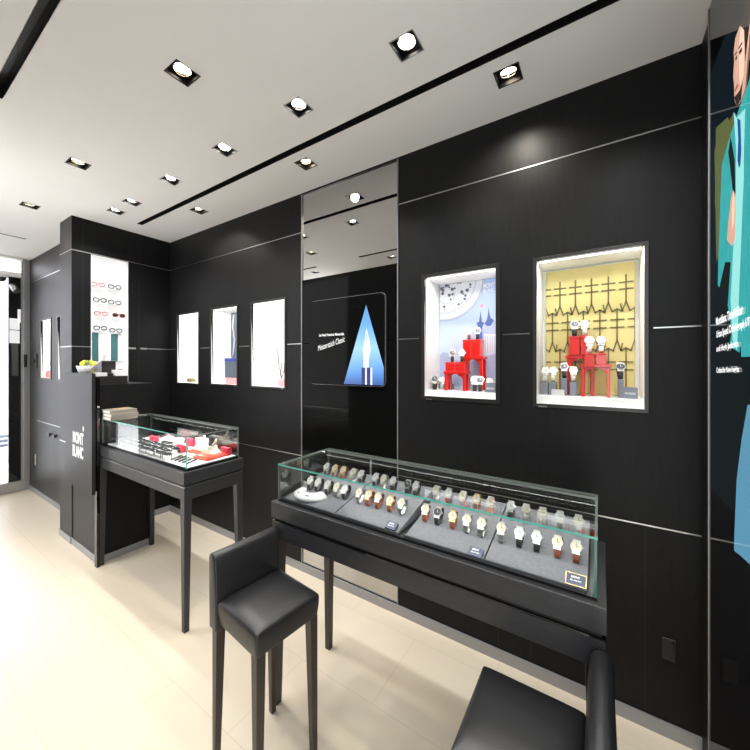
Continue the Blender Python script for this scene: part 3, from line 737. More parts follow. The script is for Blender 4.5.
p = at(49.5, 372, y=YA + .08)
r = empty('pink_vase', 'tiny pink vase with a twig in the niche nearest the entrance', 'vase', (p.x, YA + .08, N1[2] + .0145))
MB().lathe([(.0, 0), (.03, 0), (.038, .03), (.03, .075), (.022, .085), (.018, .08), (.0, .01)], n=18).build('vase_body', 'pink', r)
MB().tube([(0, 0, .04), (.0, 0, .12), (.03, 0, .19)], .003, 6).build('twig', 'twig', r)
for px, py, lab in ((50.6, 434.5, 'left black knob on the low alcove cupboard'), (55.7, 436, 'right black knob on the low alcove cupboard')):
    p = at(px, py, y=YA); o = MB().cyl((0, 0, 0), (0, -.02, 0), .010, .010, 14).cyl((0, -.012, 0), (0, -.022, 0), .024, .022, 16).build('cupboard_knob', 'metalblack'); o.location = (p.x, YA, p.z); tag(o, lab, 'knob', 'black cupboard knobs')
p = at(36.5, 459.5, y=YA); o = bx('pull_handle', 'chrome', None, -.012, .012, -.014, 0, -.07, .07, .003); o.location = (p.x, YA, p.z); tag(o, 'thin upright steel pull handle on the alcove cupboard', 'handle')
p = at(36.5, 361, y=YA)
r = empty('door_lock', 'black lock with turn knob on the alcove wall beside the niche', 'lock', (p.x, YA, p.z))
bx('lock_plate', 'metalblack', r, -.04, .04, -.012, 0, -.09, .09, .003); MB().cyl((-.02, -.012, 0), (-.02, -.03, 0), .022, .02, 14).build('turn_knob', 'metalblack', r)

# shopfront (left end): posts, black poster panel, threshold, transom bar, glass door
m = MB(); m.box(XE - .05, XE + .03, 1.205, 1.281, 0, H); struct(m.build('trim_50', 'alu'))
struct(bx('trim_51', 'alu', None, XE + .03, XE + .055, 1.225, 1.250, .13, H))
struct(bx('trim_52', 'alu', None, XE - .05, XE + .04, YB, 1.205, 0, .13, .004))
struct(bx('trim_53', 'ceil', None, XE - .06, XE + .02, YB, 1.205, 2.69, 2.75))
struct(bx('trim_54', 'ceil', None, XE - .02, XE + .10, YB, 1.205, H - .03, H - .0005))
wl = bx('window_1', 'glass', None, XE - .006, XE + .002, YB, 1.096, .131, 2.689); struct(wl)
r = empty('notice_panel', 'black upright panel with white paper notices beside the glass entrance', 'panel', (XE, 1.15, .131))
bx('panel_board', 'blackgloss', r, -.03, .012, -.054, .054, 0, 2.555)
for k, (z0_, z1_) in enumerate(((1.90, 2.04), (1.73, 1.89))): bx('paper_notice', M['panel_white'], r, .0125, .0135, -.047, .044, z0_, z1_)  # paper given the glowing panel material, though it is no lamp
bx('paper_notice', M['panel_white'], r, .0125, .0135, .025, .053, 1.99, 2.16)
r = empty('entrance_spotlight', 'small silver spotlight on an arm at the top of the black panel', 'spotlight', (XE + .013, 1.12, 2.53))
MB().cyl((0, 0, 0), (.05, .01, .02), .008, .008, 10).build('arm', 'chrome', r)
MB().cyl((.03, -.0, .05), (.10, .03, -.03), .03, .036, 16).build('lamp_head', 'chrome', r)
r = empty('dome_camera', 'white dome security camera under the entrance bar', 'camera', (XE + .03, 1.03, 2.69))
MB().cyl((0, 0, -.03), (0, 0, 0), .055, .055, 20).build('mount', 'white', r)
MB().lathe([(.045, -.03), (.043, -.05), (.034, -.068), (.018, -.08), (.0, -.084)], n=20).build('dome', 'blackgloss', r)
bx('push_plate', 'metalblack', None, 0, 0, 0, 0, 0, 0) if False else None
o = bx('door_handle_plate', 'metalblack', None, XE + .0555, XE + .068, 1.222, 1.252, 1.56, 1.72, .002); tag(o, 'black handle plate on the steel entrance post', 'handle')
# outside: bright arcade
struct(MB().add([(-10, -3, -.02), (XE - .05, -3, -.02), (XE - .05, 5, -.02), (-10, 5, -.02)], [(0, 1, 2, 3)]).build('floor_arcade', 'white'))
M['arcade'] = pmat('arcade_wall', (.80, .79, .86), .7)
M['lilac'] = pmat('lilac_poster', (.42, .36, .58), .6)
struct(MB().add([(-9.6, -3, -.02), (-9.6, 5, -.02), (-9.6, 5, 4.5), (-9.6, -3, 4.5)], [(0, 1, 2, 3)]).build('wall_arcade', 'arcade'))
o = bx('arcade_poster', 'lilac', None, -9.5995, -9.58, .9, 1.75, 1.75, 2.75); tag(o, 'lilac poster on the bright arcade wall beyond the entrance', 'poster')
o = bx('arcade_poster', M['pink'], None, -9.5995, -9.58, 1.80, 1.97, .7, 2.4); tag(o, 'narrow pink banner seen through the glass entrance', 'poster')
for k in range(3):
    o = bx('arcade_bench', 'fabric_dark', None, -8.6 + k * .25, -8.4 + k * .25, .8, 1.7, .12 + .001, .16) if False else None
r = empty('arcade_bench', 'dark slatted bench outside beyond the glass entrance', 'bench', (-8.3, 1.25, -.02))
for k, z in enumerate((.42, .52, .62)): bx('slat', 'fabric_dark', r, -.25 + k * .16, -.12 + k * .16, -.5, .5, z - .2, z - .16)
for sy in (-.45, .45): bx('leg', 'metalblack', r, -.24, .22, sy - .02, sy + .02, 0, .23)

# other walls
XO, XO2, XO3 = -4.3, -3.2, -.05          # two unseen openings added opposite the black wall to let in light
YO = .22  # right wall stops here, an added gap that lets in light
struct(MB().add([(XE, YB, 0), (XO, YB, 0), (XO, YB, H), (XE, YB, H), (XO2, YB, 0), (XO3, YB, 0), (XO3, YB, H), (XO2, YB, H)], [(3, 2, 1, 0), (7, 6, 5, 4)]).build('wall_front', 'wood'))
struct(MB().add([(XE, YB, -.02), (XR, YB, -.02), (XR, YO, -.02), (6, YO, -.02), (6, -7, -.02), (XE, -7, -.02)], [(0, 1, 2, 3, 4, 5)]).build('floor_added_front', 'white'))  # unseen pale ground added outside the openings, bounces light inward
struct(bx('trim_55', 'chrome', None, XO2, XO3, YB - .0005, YB + .003, TU - .004, TU + .004)); struct(bx('trim_56', 'chrome', None, XO2, XO3, YB - .0005, YB + .003, TM - .004, TM + .004))
struct(bx('baseboard_front', 'base', None, XO2, XO3, YB + .0002, YB + .012, 0, .058))
struct(MB().add([(XR, YO, 0), (XR, W, 0), (XR, W, H), (XR, YO, H)], [(0, 1, 2, 3)]).build('wall_right', 'wood'))

# ------------------------------------------------------------------ right wall poster (backlit glass)
PXP = XR - .012
PY0, PY1 = .25, 1.752
r = empty('wall_poster', 'tall glossy poster of a person in a teal suit and blue tie', 'poster', (0, 0, 0))
bx('glass_panel', 'blackgloss', r, PXP, XR - .001, PY0, PY1, .004, H - .004)
bx('metal_edge', 'edgemetal', r, PXP - .003, XR - .001, PY1, PY1 + .006, .002, H - .004)
def pr(px, py): q = at(px, py, x=PXP); return (q.y, q.z)
PM = {}
def inkp(name, col, e=.5):
    m = PM[name] = M['ink_' + name] = pmat('poster_' + name, tuple(.12 * q for q in col), .05, spec=.5, emit=col, es=e); return m
inkp('teal', (.03, .30, .31), .9); inkp('shirt', (.30, .72, .68), .75); inkp('dark', (.008, .014, .015), .5); inkp('skin', (.62, .36, .26), .8); inkp('hair', (.05, .035, .03), .5)
inkp('tie', (.012, .07, .26), .8); inkp('green', (.22, .26, .09), .32); inkp('navy', (.005, .011, .016), .6); inkp('sky', (.12, .34, .50), .6); inkp('skinlight', (.80, .56, .44), .8); inkp('lip', (.36, .12, .10), .7)
noise_col(M['ink_teal'], (.022, .25, .26), (.045, .36, .36), 30, (1, 6, .6)); 
_n, _l, _b = nodes(M['ink_teal']); _l.new([x for x in _n if x.type == 'VALTORGB'][0].outputs[0], _b.inputs['Emission Color']); [_l.remove(k) for k in list(_b.inputs['Base Color'].links)]; _b.inputs['Base Color'].default_value = (.004, .03, .03, 1)
lay = [0]
def ink(name, shape, col, dz=None):
    lay[0] += 1; d = .00012 * lay[0]
    m = MB(); n_ = len(shape)
    m.add([(PXP - d, y, z) for y, z in shape], [tuple(range(n_))]); return m.build(name, 'ink_' + col, r)
Y = lambda pts: [pr(*p) for p in pts]
def ext(pts_px, tail): return Y(pts_px) + tail          # photo outline plus its unseen continuation (metres)
ink('background_print', [(PY1 - .005, 1.15), (PY1 - .005, 2.665), (PY0 + .01, 2.665), (PY0 + .01, 1.15)], 'navy')
ink('background_glow_print', ext([(714.5, 150), (716.5, 262), (726, 236), (736, 140), (734, 112)], []), 'green')
ink('background_glow_print', ext([(716, 128), (715, 205), (721, 236), (731, 126), (728, 117)], []), 'green')
ink('suit_jacket_print', ext([(736, 118), (729, 140), (722, 165), (720.5, 200), (718.5, 262), (718, 285), (727, 300), (732, 330), (729, 352), (739, 362), (741, 330)], [(1.02, 1.60), (.78, 1.62), (.70, 2.10), (.80, 2.34), (1.08, 2.46)]), 'teal')
ink('jacket_shadow_print', ext([(731, 136), (728.5, 152), (733, 190), (736, 196), (735, 160)], []), 'dark')
ink('trouser_print', ext([(719, 290), (725.5, 262), (731, 262), (727, 320), (728, 345), (739, 352), (749, 360)], [(1.30, 1.15), (1.60, 1.15)]), 'dark')
ink('jacket_front_print', ext([(734, 262), (738, 190), (744, 130), (746, 112)], [(1.30, 2.46), (1.22, 2.0), (1.26, 1.62), (1.40, 1.62)]), 'teal')
ink('shirt_print', ext([(734, 112), (737, 118), (742, 112), (746, 108)], [(1.36, 2.30), (1.44, 1.64)]) + Y([(733, 340), (731, 300), (736, 205), (736.5, 150)]), 'shirt')
ink('jacket_lapel_print', ext([(746, 104), (744.5, 150), (744, 230), (747, 330), (746, 350)], [(1.28, 1.60), (1.20, 2.0), (1.26, 2.42)]), 'teal')
ink('tie_print', Y([(737.8, 118), (741, 120), (742, 150), (741, 165), (739.5, 168), (738, 160), (738.8, 138)]), 'tie')
ink('hand_print', Y([(733.5, 190), (736, 195), (736.5, 215), (735.5, 240), (732, 246), (727.5, 240), (729, 222), (731.5, 198)]), 'skin')
ink('finger_print', Y([(733.8, 192), (735.2, 200), (734.8, 222), (732.4, 230), (732.5, 205)]), 'skinlight')
# face: three-quarter, looking left; the far half lies beyond the frame of view
face = ext([(745, 17), (740, 27), (736, 38), (734.4, 52), (734.9, 60), (733.9, 76), (734.7, 84), (735.2, 100), (737.5, 106), (742, 100), (746, 88)], [(1.33, 2.50), (1.30, 2.62), (1.33, 2.70)])
ink('face_print', face, 'skin')
ink('face_light_print', ext([(744, 22), (741, 30), (739.5, 50), (740, 75), (741, 86), (744.5, 74), (745.5, 50)], []), 'skinlight')
ink('eye_print', Y([(736, 58), (737.6, 54.5), (738, 57.5), (736.6, 61)]), 'hair'); ink('eye_print', Y([(739.8, 51.5), (742.6, 46.5), (743, 50.5), (740.4, 55)]), 'hair')
ink('nose_print', Y([(737.6, 60), (738.8, 58), (737.4, 74), (736.2, 77), (735.6, 74)]), 'skin'); ink('brow_print', Y([(735.6, 54), (737.8, 50.5), (738, 52), (735.8, 55.8)]), 'hair'); ink('brow_print', Y([(739.4, 47.5), (743.4, 41), (743.6, 43), (739.6, 49.5)]), 'hair')
ink('mouth_print', Y([(735.6, 90), (739, 82.5), (739.8, 85), (736.4, 92)]), 'lip'); ink('beard_print', Y([(735.2, 97), (738, 94), (741, 90), (744, 80), (742.5, 99), (738, 106)]), 'hair')
ink('ear_print', ext([(747, 50), (748.8, 37), (749.8, 50), (748, 62)], []), 'skin')
hair_ = ext([(745, 17), (741, 24), (745.6, 30), (746.5, 62)], [(1.30, 2.58), (1.27, 2.70), (1.32, 2.78)])
ink('hair_print', hair_, 'hair')
ink('lower_print', ext([(749, 405), (743, 440), (738, 480), (735.5, 540), (735.5, 551), (742, 556)], [(1.2, 1.08), (.8, 1.1), (.8, 1.50), (1.25, 1.5)]), 'sky')
def ptxt(s, p0, p1, hpx, nm):
    a = pr(*p0); b_ = pr(*p1); d = Vector((0, b_[0] - a[0], b_[1] - a[1])); up = Vector((0, 0, 1)); up = (up - d.normalized() * up.dot(d.normalized())).normalized()
    t0 = pr(p0[0], p0[1] - hpx); h_ = t0[1] - a[1]
    o = text(s, nm, 'printlit', r, (PXP - .0037, a[0], a[1]), d, up, width=d.length, height=h_, bold=.018, th=.0)
ptxt('Montblanc TimeWalker', (717.5, 325.5), (745, 313.5), 8, 'poster_lettering')
ptxt('Urban Speed Chronograph UTC', (718, 340), (754, 327), 9, 'poster_lettering')
ptxt('and Hugh Jackman', (718, 353.5), (740, 348.5), 7.5, 'poster_lettering')
ptxt('Crafted for New Heights', (718, 374.5), (741, 374), 7, 'poster_lettering')
o = bx('wall_socket', 'blackgloss', None, .222, .271, W - .008, W, .330, .424, .002); tag(o, 'small dark square cover plate low on the black wall', 'cover plate')

# ------------------------------------------------------------------ glass counters
def pane(m_name, parent, x0, x1, y0, y1, z0, z1):
    d = (x1 - x0, y1 - y0, z1 - z0); k = d.index(min(d))
    m = MB(); m.box(x0, x1, y0, y1, z0, z1)
    fidx = {0: (4, 5), 1: (2, 3), 2: (0, 1)}[k]
    # the front rim of the lid and the right-hand corners show the green of the glass edge
    rim = {'top': {2: 1}, 'front': {5: 1}, 'right': {2: 1}}.get(m_name, {})
    m.mi = [0 if i in fidx else rim.get(i, 2) for i in range(6)]
    return m.build('glass_pane', ['glass', 'edge', 'edgepale'], parent)
def counter(name, label, x0, x1, y0, y1, ztop, legmat, mat, loc_pt, divide=None, inset=.018, black_base=False, strip='chrome'):
    r = empty(name, label, 'display counter', loc_pt)
    ox, oy = loc_pt[0], loc_pt[1]
    x0 -= ox; x1 -= ox; y0 -= oy; y1 -= oy
    lw = .046
    for sx in (0, 1):
        for sy in (0, 1):
            cx = (x1 - lw / 2) if sx else (x0 + lw / 2); cy = (y1 - lw / 2) if sy else (y0 + lw / 2)
            m = MB().taper(cx, cy, 0, .786, .030, lw, mi=0, ax=1 if sx else -1, ay=1 if sy else -1)
            m.build('leg', legmat, r, .002)
    m = MB(); t = .02
    m.box(x0, x1, y0, y0 + t, .786, .862); m.box(x0, x1, y1 - t, y1, .786, .862); m.box(x0, x0 + t, y0 + t, y1 - t, .786, .862); m.box(x1 - t, x1, y0 + t, y1 - t, .786, .862)
    m.box(x0 + t, x1 - t, y0 + t, y1 - t, .80, .81)
    m.build('apron', mat, r, .0015)
    bx('metal_strip', strip, r, x0 - .001, x1 + .001, y0 - .001, y1 + .001, .862, .867)
    bx('shadow_groove', 'gap', r, x0 + .008, x1 - .008, y0 + .008, y1 - .008, .867, .880)
    bx('top_slab', mat, r, x0 - .004, x1 + .004, y0 - .004, y1 + .004, .880, .953, .002)
    g = .007; a0, a1, b0, b1 = x0 + inset, x1 - inset, y0 + inset, y1 - inset; zb = .953
    bx('case_base', 'blackgloss' if black_base else 'metalblack', r, a0, a1, b0, b1, zb, zb + (.012 if black_base else .004))
    zb += .012 if black_base else .004
    pane('front', r, a0, a1, b0, b0 + g, zb, ztop - g); pane('back', r, a0, a1, b1 - g, b1, zb, ztop - g)
    pane('left', r, a0, a0 + g, b0 + g, b1 - g, zb, ztop - g); pane('right', r, a1 - g, a1, b0 + g, b1 - g, zb, ztop - g)
    pane('top', r, a0 - .001, a1 + .001, b0 - .001, b1 + .001, ztop - g, ztop)
    for dv in (divide or []):
        bx('post', 'alu', r, dv - ox - .004, dv - ox + .004, b1 - g - .010, b1 - g - .001, zb, ztop - g)
    return r
T2 = counter('watch_counter', 'long glass-topped black counter of watches in the foreground', -1.295, .012, 1.098, 1.500, 1.128, 'legbrown', 'furn', (-.64, 1.30, 0), divide=[-.985], strip='blackgloss')
T1 = counter('pen_counter', 'smaller glass-topped dark counter with red goods near the left wall', -3.343, -2.062, 1.092, 1.492, 1.165, 'furn', 'furn', (-2.68, 1.29, 0), black_base=True, inset=.02)
# LED strips inside the cases
for root, x0, x1, yy, z, e, nm in ((T2, -1.27, -.01, 1.462, 1.118, .85, 'case'), (T1, -3.26, -2.09, 1.455, 1.154, 3.2, 'case')):
    ox, oy = root.location.x, root.location.y
    bx('light_strip', 'alu', root, x0 - ox, x1 - ox, yy - oy, yy + .008 - oy, z - .004, z + .002)
    area('case_light', ((x0 + x1) / 2 - ox, yy - .006 - oy, z - .008), (math.radians(-40), 0, 0), x1 - x0, .008, e, (1, .98, .95), root)
    area('case_light', ((x0 + x1) / 2 - ox, 1.128 - oy, z - .008), (math.radians(35), 0, 0), x1 - x0, .008, e * .7, (1, .98, .95), root)

# watch trays in counter T2
TZ0 = .9575
def tray(x0, x1, label):
    r = empty('watch_tray', label, 'tray', (x0, 0, TZ0), group='grey watch trays in the counter')
    w = x1 - x0
    m = MB(); y0, y1 = 1.128, 1.470; h0, h1 = .006, .074
    m.add([(0, y0, 0), (w, y0, 0), (0, y1, 0), (w, y1, 0), (0, y0, h0), (w, y0, h0), (0, y1, h1), (w, y1, h1)], [(0, 2, 3, 1), (4, 5, 7, 6), (0, 1, 5, 4), (2, 6, 7, 3), (0, 4, 6, 2), (1, 3, 7, 5)])
    m.build('tray_bed', 'felt', r, .002)
    bx('front_lip', 'feltdark', r, 0, w, y0 - .006, y0, 0, .012)
    return r
def tz(y): return TZ0 + .006 + .068 * (y - 1.128) / .342
trays = [(-1.255, -.950, 'leftmost'), (-.944, -.638, 'second-left'), (-.606, -.318, 'second-right'), (-.314, -.030, 'rightmost')]
for x0, x1, nm in trays: tray(x0, x1, f'{nm} grey felt watch tray in the foreground counter')
fx = [[-1.188, -1.138, -1.076, -1.021, -.973], [-.893, -.843, -.793, -.733, -.680], [-.573, -.522, -.461, -.408, -.355], [-.286, -.228, -.174, -.114, -.062]]
bxs = [[-1.205, -1.150, -1.095, -1.033, -.983], [-.898, -.852, -.800, -.725, -.684], [-.589, -.532, -.471, -.415, -.360], [-.285, -.230, -.175, -.119, -.062]]
kf = [['black', 'black', 'black', 'steel', 'black'], ['steel', 'gold', 'brown', 'gold', 'steel'], ['brown', 'dark', 'gold', 'steel', 'steel'], ['steel', 'black', 'black', 'brown', 'brown']]
kb = [['black', 'gold', 'gold', 'steel', 'black'], ['black', 'steel', 'black', 'dark', 'black'], ['steel', 'black', 'steel', 'gold', 'orange'], ['black', 'steel', 'steel', 'black', 'steel']]
ords = ['first', 'second', 'third', 'fourth', 'fifth']
for ti in range(4):
    for row, xs, ks, yy in (('front', fx, kf, 1.232), ('back', bxs, kb, 1.372)):
        for k in range(5):
            kd = ks[ti][k]
            watch(kd, f'{KINDS[kd][3]} watch, {ords[k]} from left, {row} row, {trays[ti][2]} grey tray', (xs[ti][k], yy, tz(yy) - .0005), random.uniform(-.08, .08), 1.0, 'watches on the grey counter trays')
# white collar stand at left end
m = MB(); n_ = 20; vs = []
for i in range(n_ + 1):
    t = PI * (1.02 + .96 * i / n_)
    for rr_, zz in ((.086, .002), (.088, .014), (.060, .030), (.040, .028), (.040, .004)):
        vs.append((-1.150 + rr_ * math.cos(t) * 1.08, 1.222 + rr_ * math.sin(t), tz(1.19) + zz - .006))
fs = [(i * 5 + j, i * 5 + (j + 1) % 5, (i + 1) * 5 + (j + 1) % 5, (i + 1) * 5 + j) for i in range(n_) for j in range(5)] + [(0, 1, 2, 3, 4), tuple(n_ * 5 + j for j in range(5))]
m.add(vs, fs, 0, True); o = m.build('collar_stand', 'white'); tag(o, 'white crescent jewellery collar at the left end of the watch counter', 'jewellery stand')
m = MB()
for k, (dx, dy) in enumerate(((-.03, -.062), (.02, -.068))):
    m.tube([(-1.15 + dx - .014, 1.222 + dy + .003, tz(1.19) + .019), (-1.15 + dx, 1.222 + dy - .002, tz(1.19) + .0195), (-1.15 + dx + .014, 1.222 + dy + .004, tz(1.19) + .0195)], .0022, 6)
m.build('bracelet_clip', 'strapblack', o)
# logo cards
for (x, y, nm) in ((-.672, 1.150, 'navy logo card at the front of the second-left watch tray'), (-.345, 1.143, 'navy logo card at the front of the second-right watch tray'), (-.058, 1.150, 'gold-edged navy logo card at the front of the rightmost watch tray')):
    r = empty('logo_card', nm, 'card', (x, y, tz(y) - .001), group='navy logo cards in the watch counter')
    X = Matrix.Translation((0, 0, .004)) @ Matrix.Rotation(math.radians(28), 4, 'X')
    big = 1 if x > -.1 else .85
    m = MB(); m.box(-.026 * big, .026 * big, -.019 * big, .019 * big, 0, .010, 0, X); m.build('card_block', 'navy', r)
    if big == 1:
        m = MB()
        for b4 in ((-.026, .026, -.019, -.0175), (-.026, .026, .0175, .019), (-.026, -.0245, -.019, .019), (.0245, .026, -.019, .019)): m.box(*b4, .0101, .0107, 0, X)
        m.build('gold_edge', 'gold', r)
    o_ = X @ Vector((-.012, .003, .0104)); u_ = X.to_3x3() @ Vector((1, 0, 0)); v_ = X.to_3x3() @ Vector((0, 1, 0))
    text('MONT', 'card_logo', 'print', r, o_, u_, v_, width=.022, height=.007, bold=.03)
    o_ = X @ Vector((-.014, -.006, .0104)); text('BLANC', 'card_logo', 'print', r, o_, u_, v_, width=.028, height=.005, bold=.02)

# goods in counter T1
BZ = .9655
bed = bx('display_bed', 'white', T1, -3.255 + 2.68, -2.10 + 2.68, 1.125 - 1.29, 1.462 - 1.29, .9653, .972, .001)
BZ = .9722
k = 0
def sunglasses(label):
    """folded sunglasses lying flat, lenses up"""
    return spectacles('sunglasses', 'blackframe', 'smoke', label, 'black sunglasses on the white counter bed', 'sunglasses')
sg = None
gx = [-3.18, -3.07, -2.96, -2.85, -2.74, -2.63, -2.52, -2.41]
for row, yy in (('front', 1.150), ('second', 1.205), ('third', 1.262), ('back', 1.32)):
    for i, x in enumerate(gx):
        if row == 'back' and i in (1, 2, 3, 5, 6, 7): continue
        if row in ('second', 'third') and i == 7: continue
        lab = f'black sunglasses lying on the white bed, {row} row, {(ords + ["sixth", "seventh", "eighth"])[i]} from left'
        if sg is None: sg = o = sunglasses(lab)
        else: o = copy_tree(sg, lab)
        # local +x (front) points up; width along counter
        o.rotation_euler = Matrix(((0, 1, 0), (0, 0, 1), (1, 0, 0))).to_euler()
        o.rotation_euler.rotate_axis('X', random.uniform(-.15, .15))
        o.location = (x, yy, BZ + .036)
# pens between
penp = None
for i in range(5):
    x = -2.36 + i * .045
    lab = f'slim dark pen on the white bed, {ords[i]} from left at the right end'
    if penp is None:
        penp = empty('fountain_pen', lab, 'pen', group='pens at the right end of the counter')
        MB().cyl((0, -.045, .006), (0, .02, .006), .0055, .0055, 12).build('barrel', 'strapblack', penp); MB().cyl((0, .02, .006), (0, .065, .006), .0062, .0058, 12).build('cap', 'metalblack', penp)
        MB().box(-.0012, .0012, .025, .058, .0118, .0130).build('clip', 'steel', penp); o = penp
    else: o = copy_tree(penp, lab)
    o.location = (x, 1.195, BZ); o.rotation_euler = (0, 0, .5)
def pouch(label, loc, w, d, h, mat, name='leather_pouch', rz=0):
    r = empty(name, label, 'pouch', loc, rz)
    bx('pouch_body', mat, r, -w / 2, w / 2, -d / 2, d / 2, 0, h, h * .3, 3); bx('flap', mat, r, -w / 2 - .001, w / 2 + .001, -d / 2 - .002, d * .1, h * .9, h * 1.08, .002)
    return r
pouch('crimson pouch standing at the left of the dark counter', (-2.99, 1.345, BZ), .075, .05, .05, 'redcase'); pouch('crimson pouch leaning near the white boxes', (-2.90, 1.42, BZ), .07, .04, .06, 'redcase')
pouch('crimson pouch in front of the small white boxes', (-2.50, 1.31, BZ), .09, .05, .045, 'redcase')
pouch('dark red pouch at the far right back corner of the counter', (-2.16, 1.435, BZ), .08, .04, .05, 'redcase'); pouch('dark red pouch at the back beside the white boxes', (-2.62, 1.435, BZ), .10, .035, .055, 'redcase')
for x, y, w, d, h, lab in ((-2.80, 1.36, .055, .055, .065, 'small white cube box left of the crimson pouch'), (-2.72, 1.40, .06, .05, .055, 'small white box behind the cube box'), (-2.44, 1.42, .10, .04, .085, 'white box at the back of the dark counter')):
    r = empty('white_box', lab, 'box', (x, y, BZ)); bx('body', 'white', r, -w / 2, w / 2, -d / 2, d / 2, 0, h * .7, .001); bx('lid', 'white', r, -w / 2 - .001, w / 2 + .001, -d / 2 - .001, d / 2 + .001, h * .71, h, .001)
# orange-red leather trays with beige cushions
for (x, y, w, d, rz, lab, lab2) in ((-2.20, 1.345, .15, .17, .08, 'orange-red leather tray at the right end of the counter', 'beige suede cushion on the right orange-red tray'),
                          (-2.385, 1.375, .14, .11, .05, 'orange-red leather tray second from the counter end', 'cream cushion on the left orange-red tray')):
    r = empty('leather_tray', lab, 'tray', (x, y, BZ), rz)
    bx('tray_base', 'orange', r, -w / 2, w / 2, -d / 2, d / 2, 0, .016, .003); bx('tray_rim', 'orange', r, -w / 2 + .01, w / 2 - .01, -d / 2 + .01, d / 2 - .01, .016, .022, .002)
    c = empty('cushion', lab2, 'cushion', (x, y + .005, BZ + .0222), rz)
    m = MB(); m.prism([(-.055, 0), (.055, 0), (.050, .012), (.018, .026), (.008, .052), (-.004, .052), (-.012, .028), (-.045, .012)], (0, .035, 0), (1, 0, 0), (0, 0, 1), .07)
    m.build('cushion_pad', 'beige' if x > -2.3 else 'paper', c, .003, 3)
    m = MB(); m.tube([(.001, .0, .05), (.03, .0, .075), (.045, 0, .098)], .008, 8); m.build('cushion_arm', 'beige' if x > -2.3 else 'paper', c)
# books on the glass top
by = [(1.385, .0), (1.38, .012), (1.388, -.01)]
z = 1.1655
for i, (yy, dx) in enumerate(by):
    h = .025
    r = empty('book', ('bottom book of the cream stack on the dark counter glass', 'middle book of the cream stack on the dark counter glass', 'top book of the cream stack, tan patch on its cover')[i], 'book', (-3.205 + dx, 1.190, z), group='cream books stacked on the counter glass')
    bx('pages', 'paper', r, -.080, .078, -.088, .088, .0025, h - .0025)
    m = MB(); m.box(-.084, .082, -.092, .092, 0, .0025); m.box(-.084, .082, -.092, .092, h - .0025, h); m.box(.0795, .082, -.092, .092, .0025, h - .0025); m.build('cover', 'bookcover', r)
    if i == 2: bx('cover_patch', 'tan', r, -.07, .0, -.03, .06, h, h + .0006)
    z += h + .0003

# ------------------------------------------------------------------ tall cabinet + sign
CX0, CX1 = XL + .001, -3.352
r = empty('tall_cabinet', 'tall black cabinet against the pillar behind the sign panel', 'cabinet', ((CX0 + CX1) / 2, 1.30, 0))
ox, oy = (CX0 + CX1) / 2, 1.30
bx('body', 'furn_side', r, CX0 - ox, CX1 - ox, YP + .004 - oy, 1.495 - oy, .058, 1.430, .001)
bx('plinth', 'base', r, CX0 - ox, CX1 + .003 - ox, YP - .002 - oy, 1.495 - oy, 0, .058)
bx('side_panel', 'wood', r, CX1 - ox, CX1 + .004 - ox, YP + .004 - oy, 1.495 - oy, .058, 1.430)
bx('top_board', 'metalblack', r, CX0 - ox, CX1 + .004 - ox, YP + .002 - oy, 1.30 - oy, 1.430, 1.500)
bx('black_post', 'blackgloss', r, CX1 + .004 - ox, CX1 + .050 - ox, YP - .022 - oy, YP - .002 - oy, 0, 1.500)
bx('door_seam', 'gap', r, CX0 + .004 - ox, CX0 + .016 - ox, YP - .001 - oy, YP + .003 - oy, .06, 1.42)
r = empty('sign_panel', 'charcoal upright sign panel with white two-line logo', 'sign', (-3.575, 1.042, 0))
bx('panel_board', 'furn_side', r, -.293, .293, -.010, .014, .585, 1.527, .002)
bx('mounting_bracket', 'metalblack', r, -.20, .20, .014, .026, .9, 1.3)
lx0 = at(73, 440, y=1.032).x + 3.575; lx1 = at(83.6, 440, y=1.032).x + 3.575; z1 = at(78, 444, y=1.032).z
text('MONT', 'logo_upper_line', 'print', r, (lx0, -.0105, z1), (1, 0, 0), (0, 0, 1), width=lx1 - lx0, height=.098, bold=.035)
text('BLANC', 'logo_lower_line', 'print', r, (lx0 - .005, -.0105, z1 - .112), (1, 0, 0), (0, 0, 1), width=lx1 - lx0, height=.098, bold=.035)
m = MB(); cx = lx1 - .005; cz = z1 + .135
m.prism([(cx + (.018 if i % 2 == 0 else .008) * math.cos(PI / 2 + i * PI / 6), cz + (.030 if i % 2 == 0 else .012) * math.sin(PI / 2 + i * PI / 6)) for i in range(12)], (0, -.0105, 0), (1, 0, 0), (0, 0, 1), .001)
m.build('logo_star', 'print', r)
# bits on top of the cabinet
TZ = 1.5005
r = empty('flower_bowl', 'pale grey bowl of yellow flowers on top of the tall cabinet', 'bowl', (-3.80, 1.17, TZ)); r.scale = (1, 1, 1.5)
MB().lathe([(.0, .0), (.05, .0), (.07, .02), (.085, .055), (.08, .056), (.062, .02), (.0, .012)], n=24).build('bowl', 'greybowl', r)
for i in range(9):
    t = 2 * PI * i / 9; rr_ = .045 if i % 2 else .02
    m = MB(); m.lathe([(.0, -.012), (.016, -.006), (.02, .004), (.01, .014), (.0, .016)], (rr_ * math.cos(t), rr_ * math.sin(t), .058 + .008 * (i % 3)), 10); m.build('flower', 'yellow' if i % 4 else 'leafgreen', r)
m = MB(); m.box(-.03, .03, -.002, .002, 0, .19, 0, Matrix.Rotation(.15, 4, 'Y') @ Matrix.Rotation(-.15, 4, 'X'))
o = m.build('white_card', 'greybowl'); o.location = (-3.875, 1.235, TZ + .003); tag(o, 'upright grey card behind the flower bowl on the cabinet', 'card')
o.location = (-3.86, 1.27, TZ + .003)
r = empty('brochure_stand', 'black and olive sloping brochure box on the tall cabinet', 'brochure box', (-3.56, 1.20, TZ))
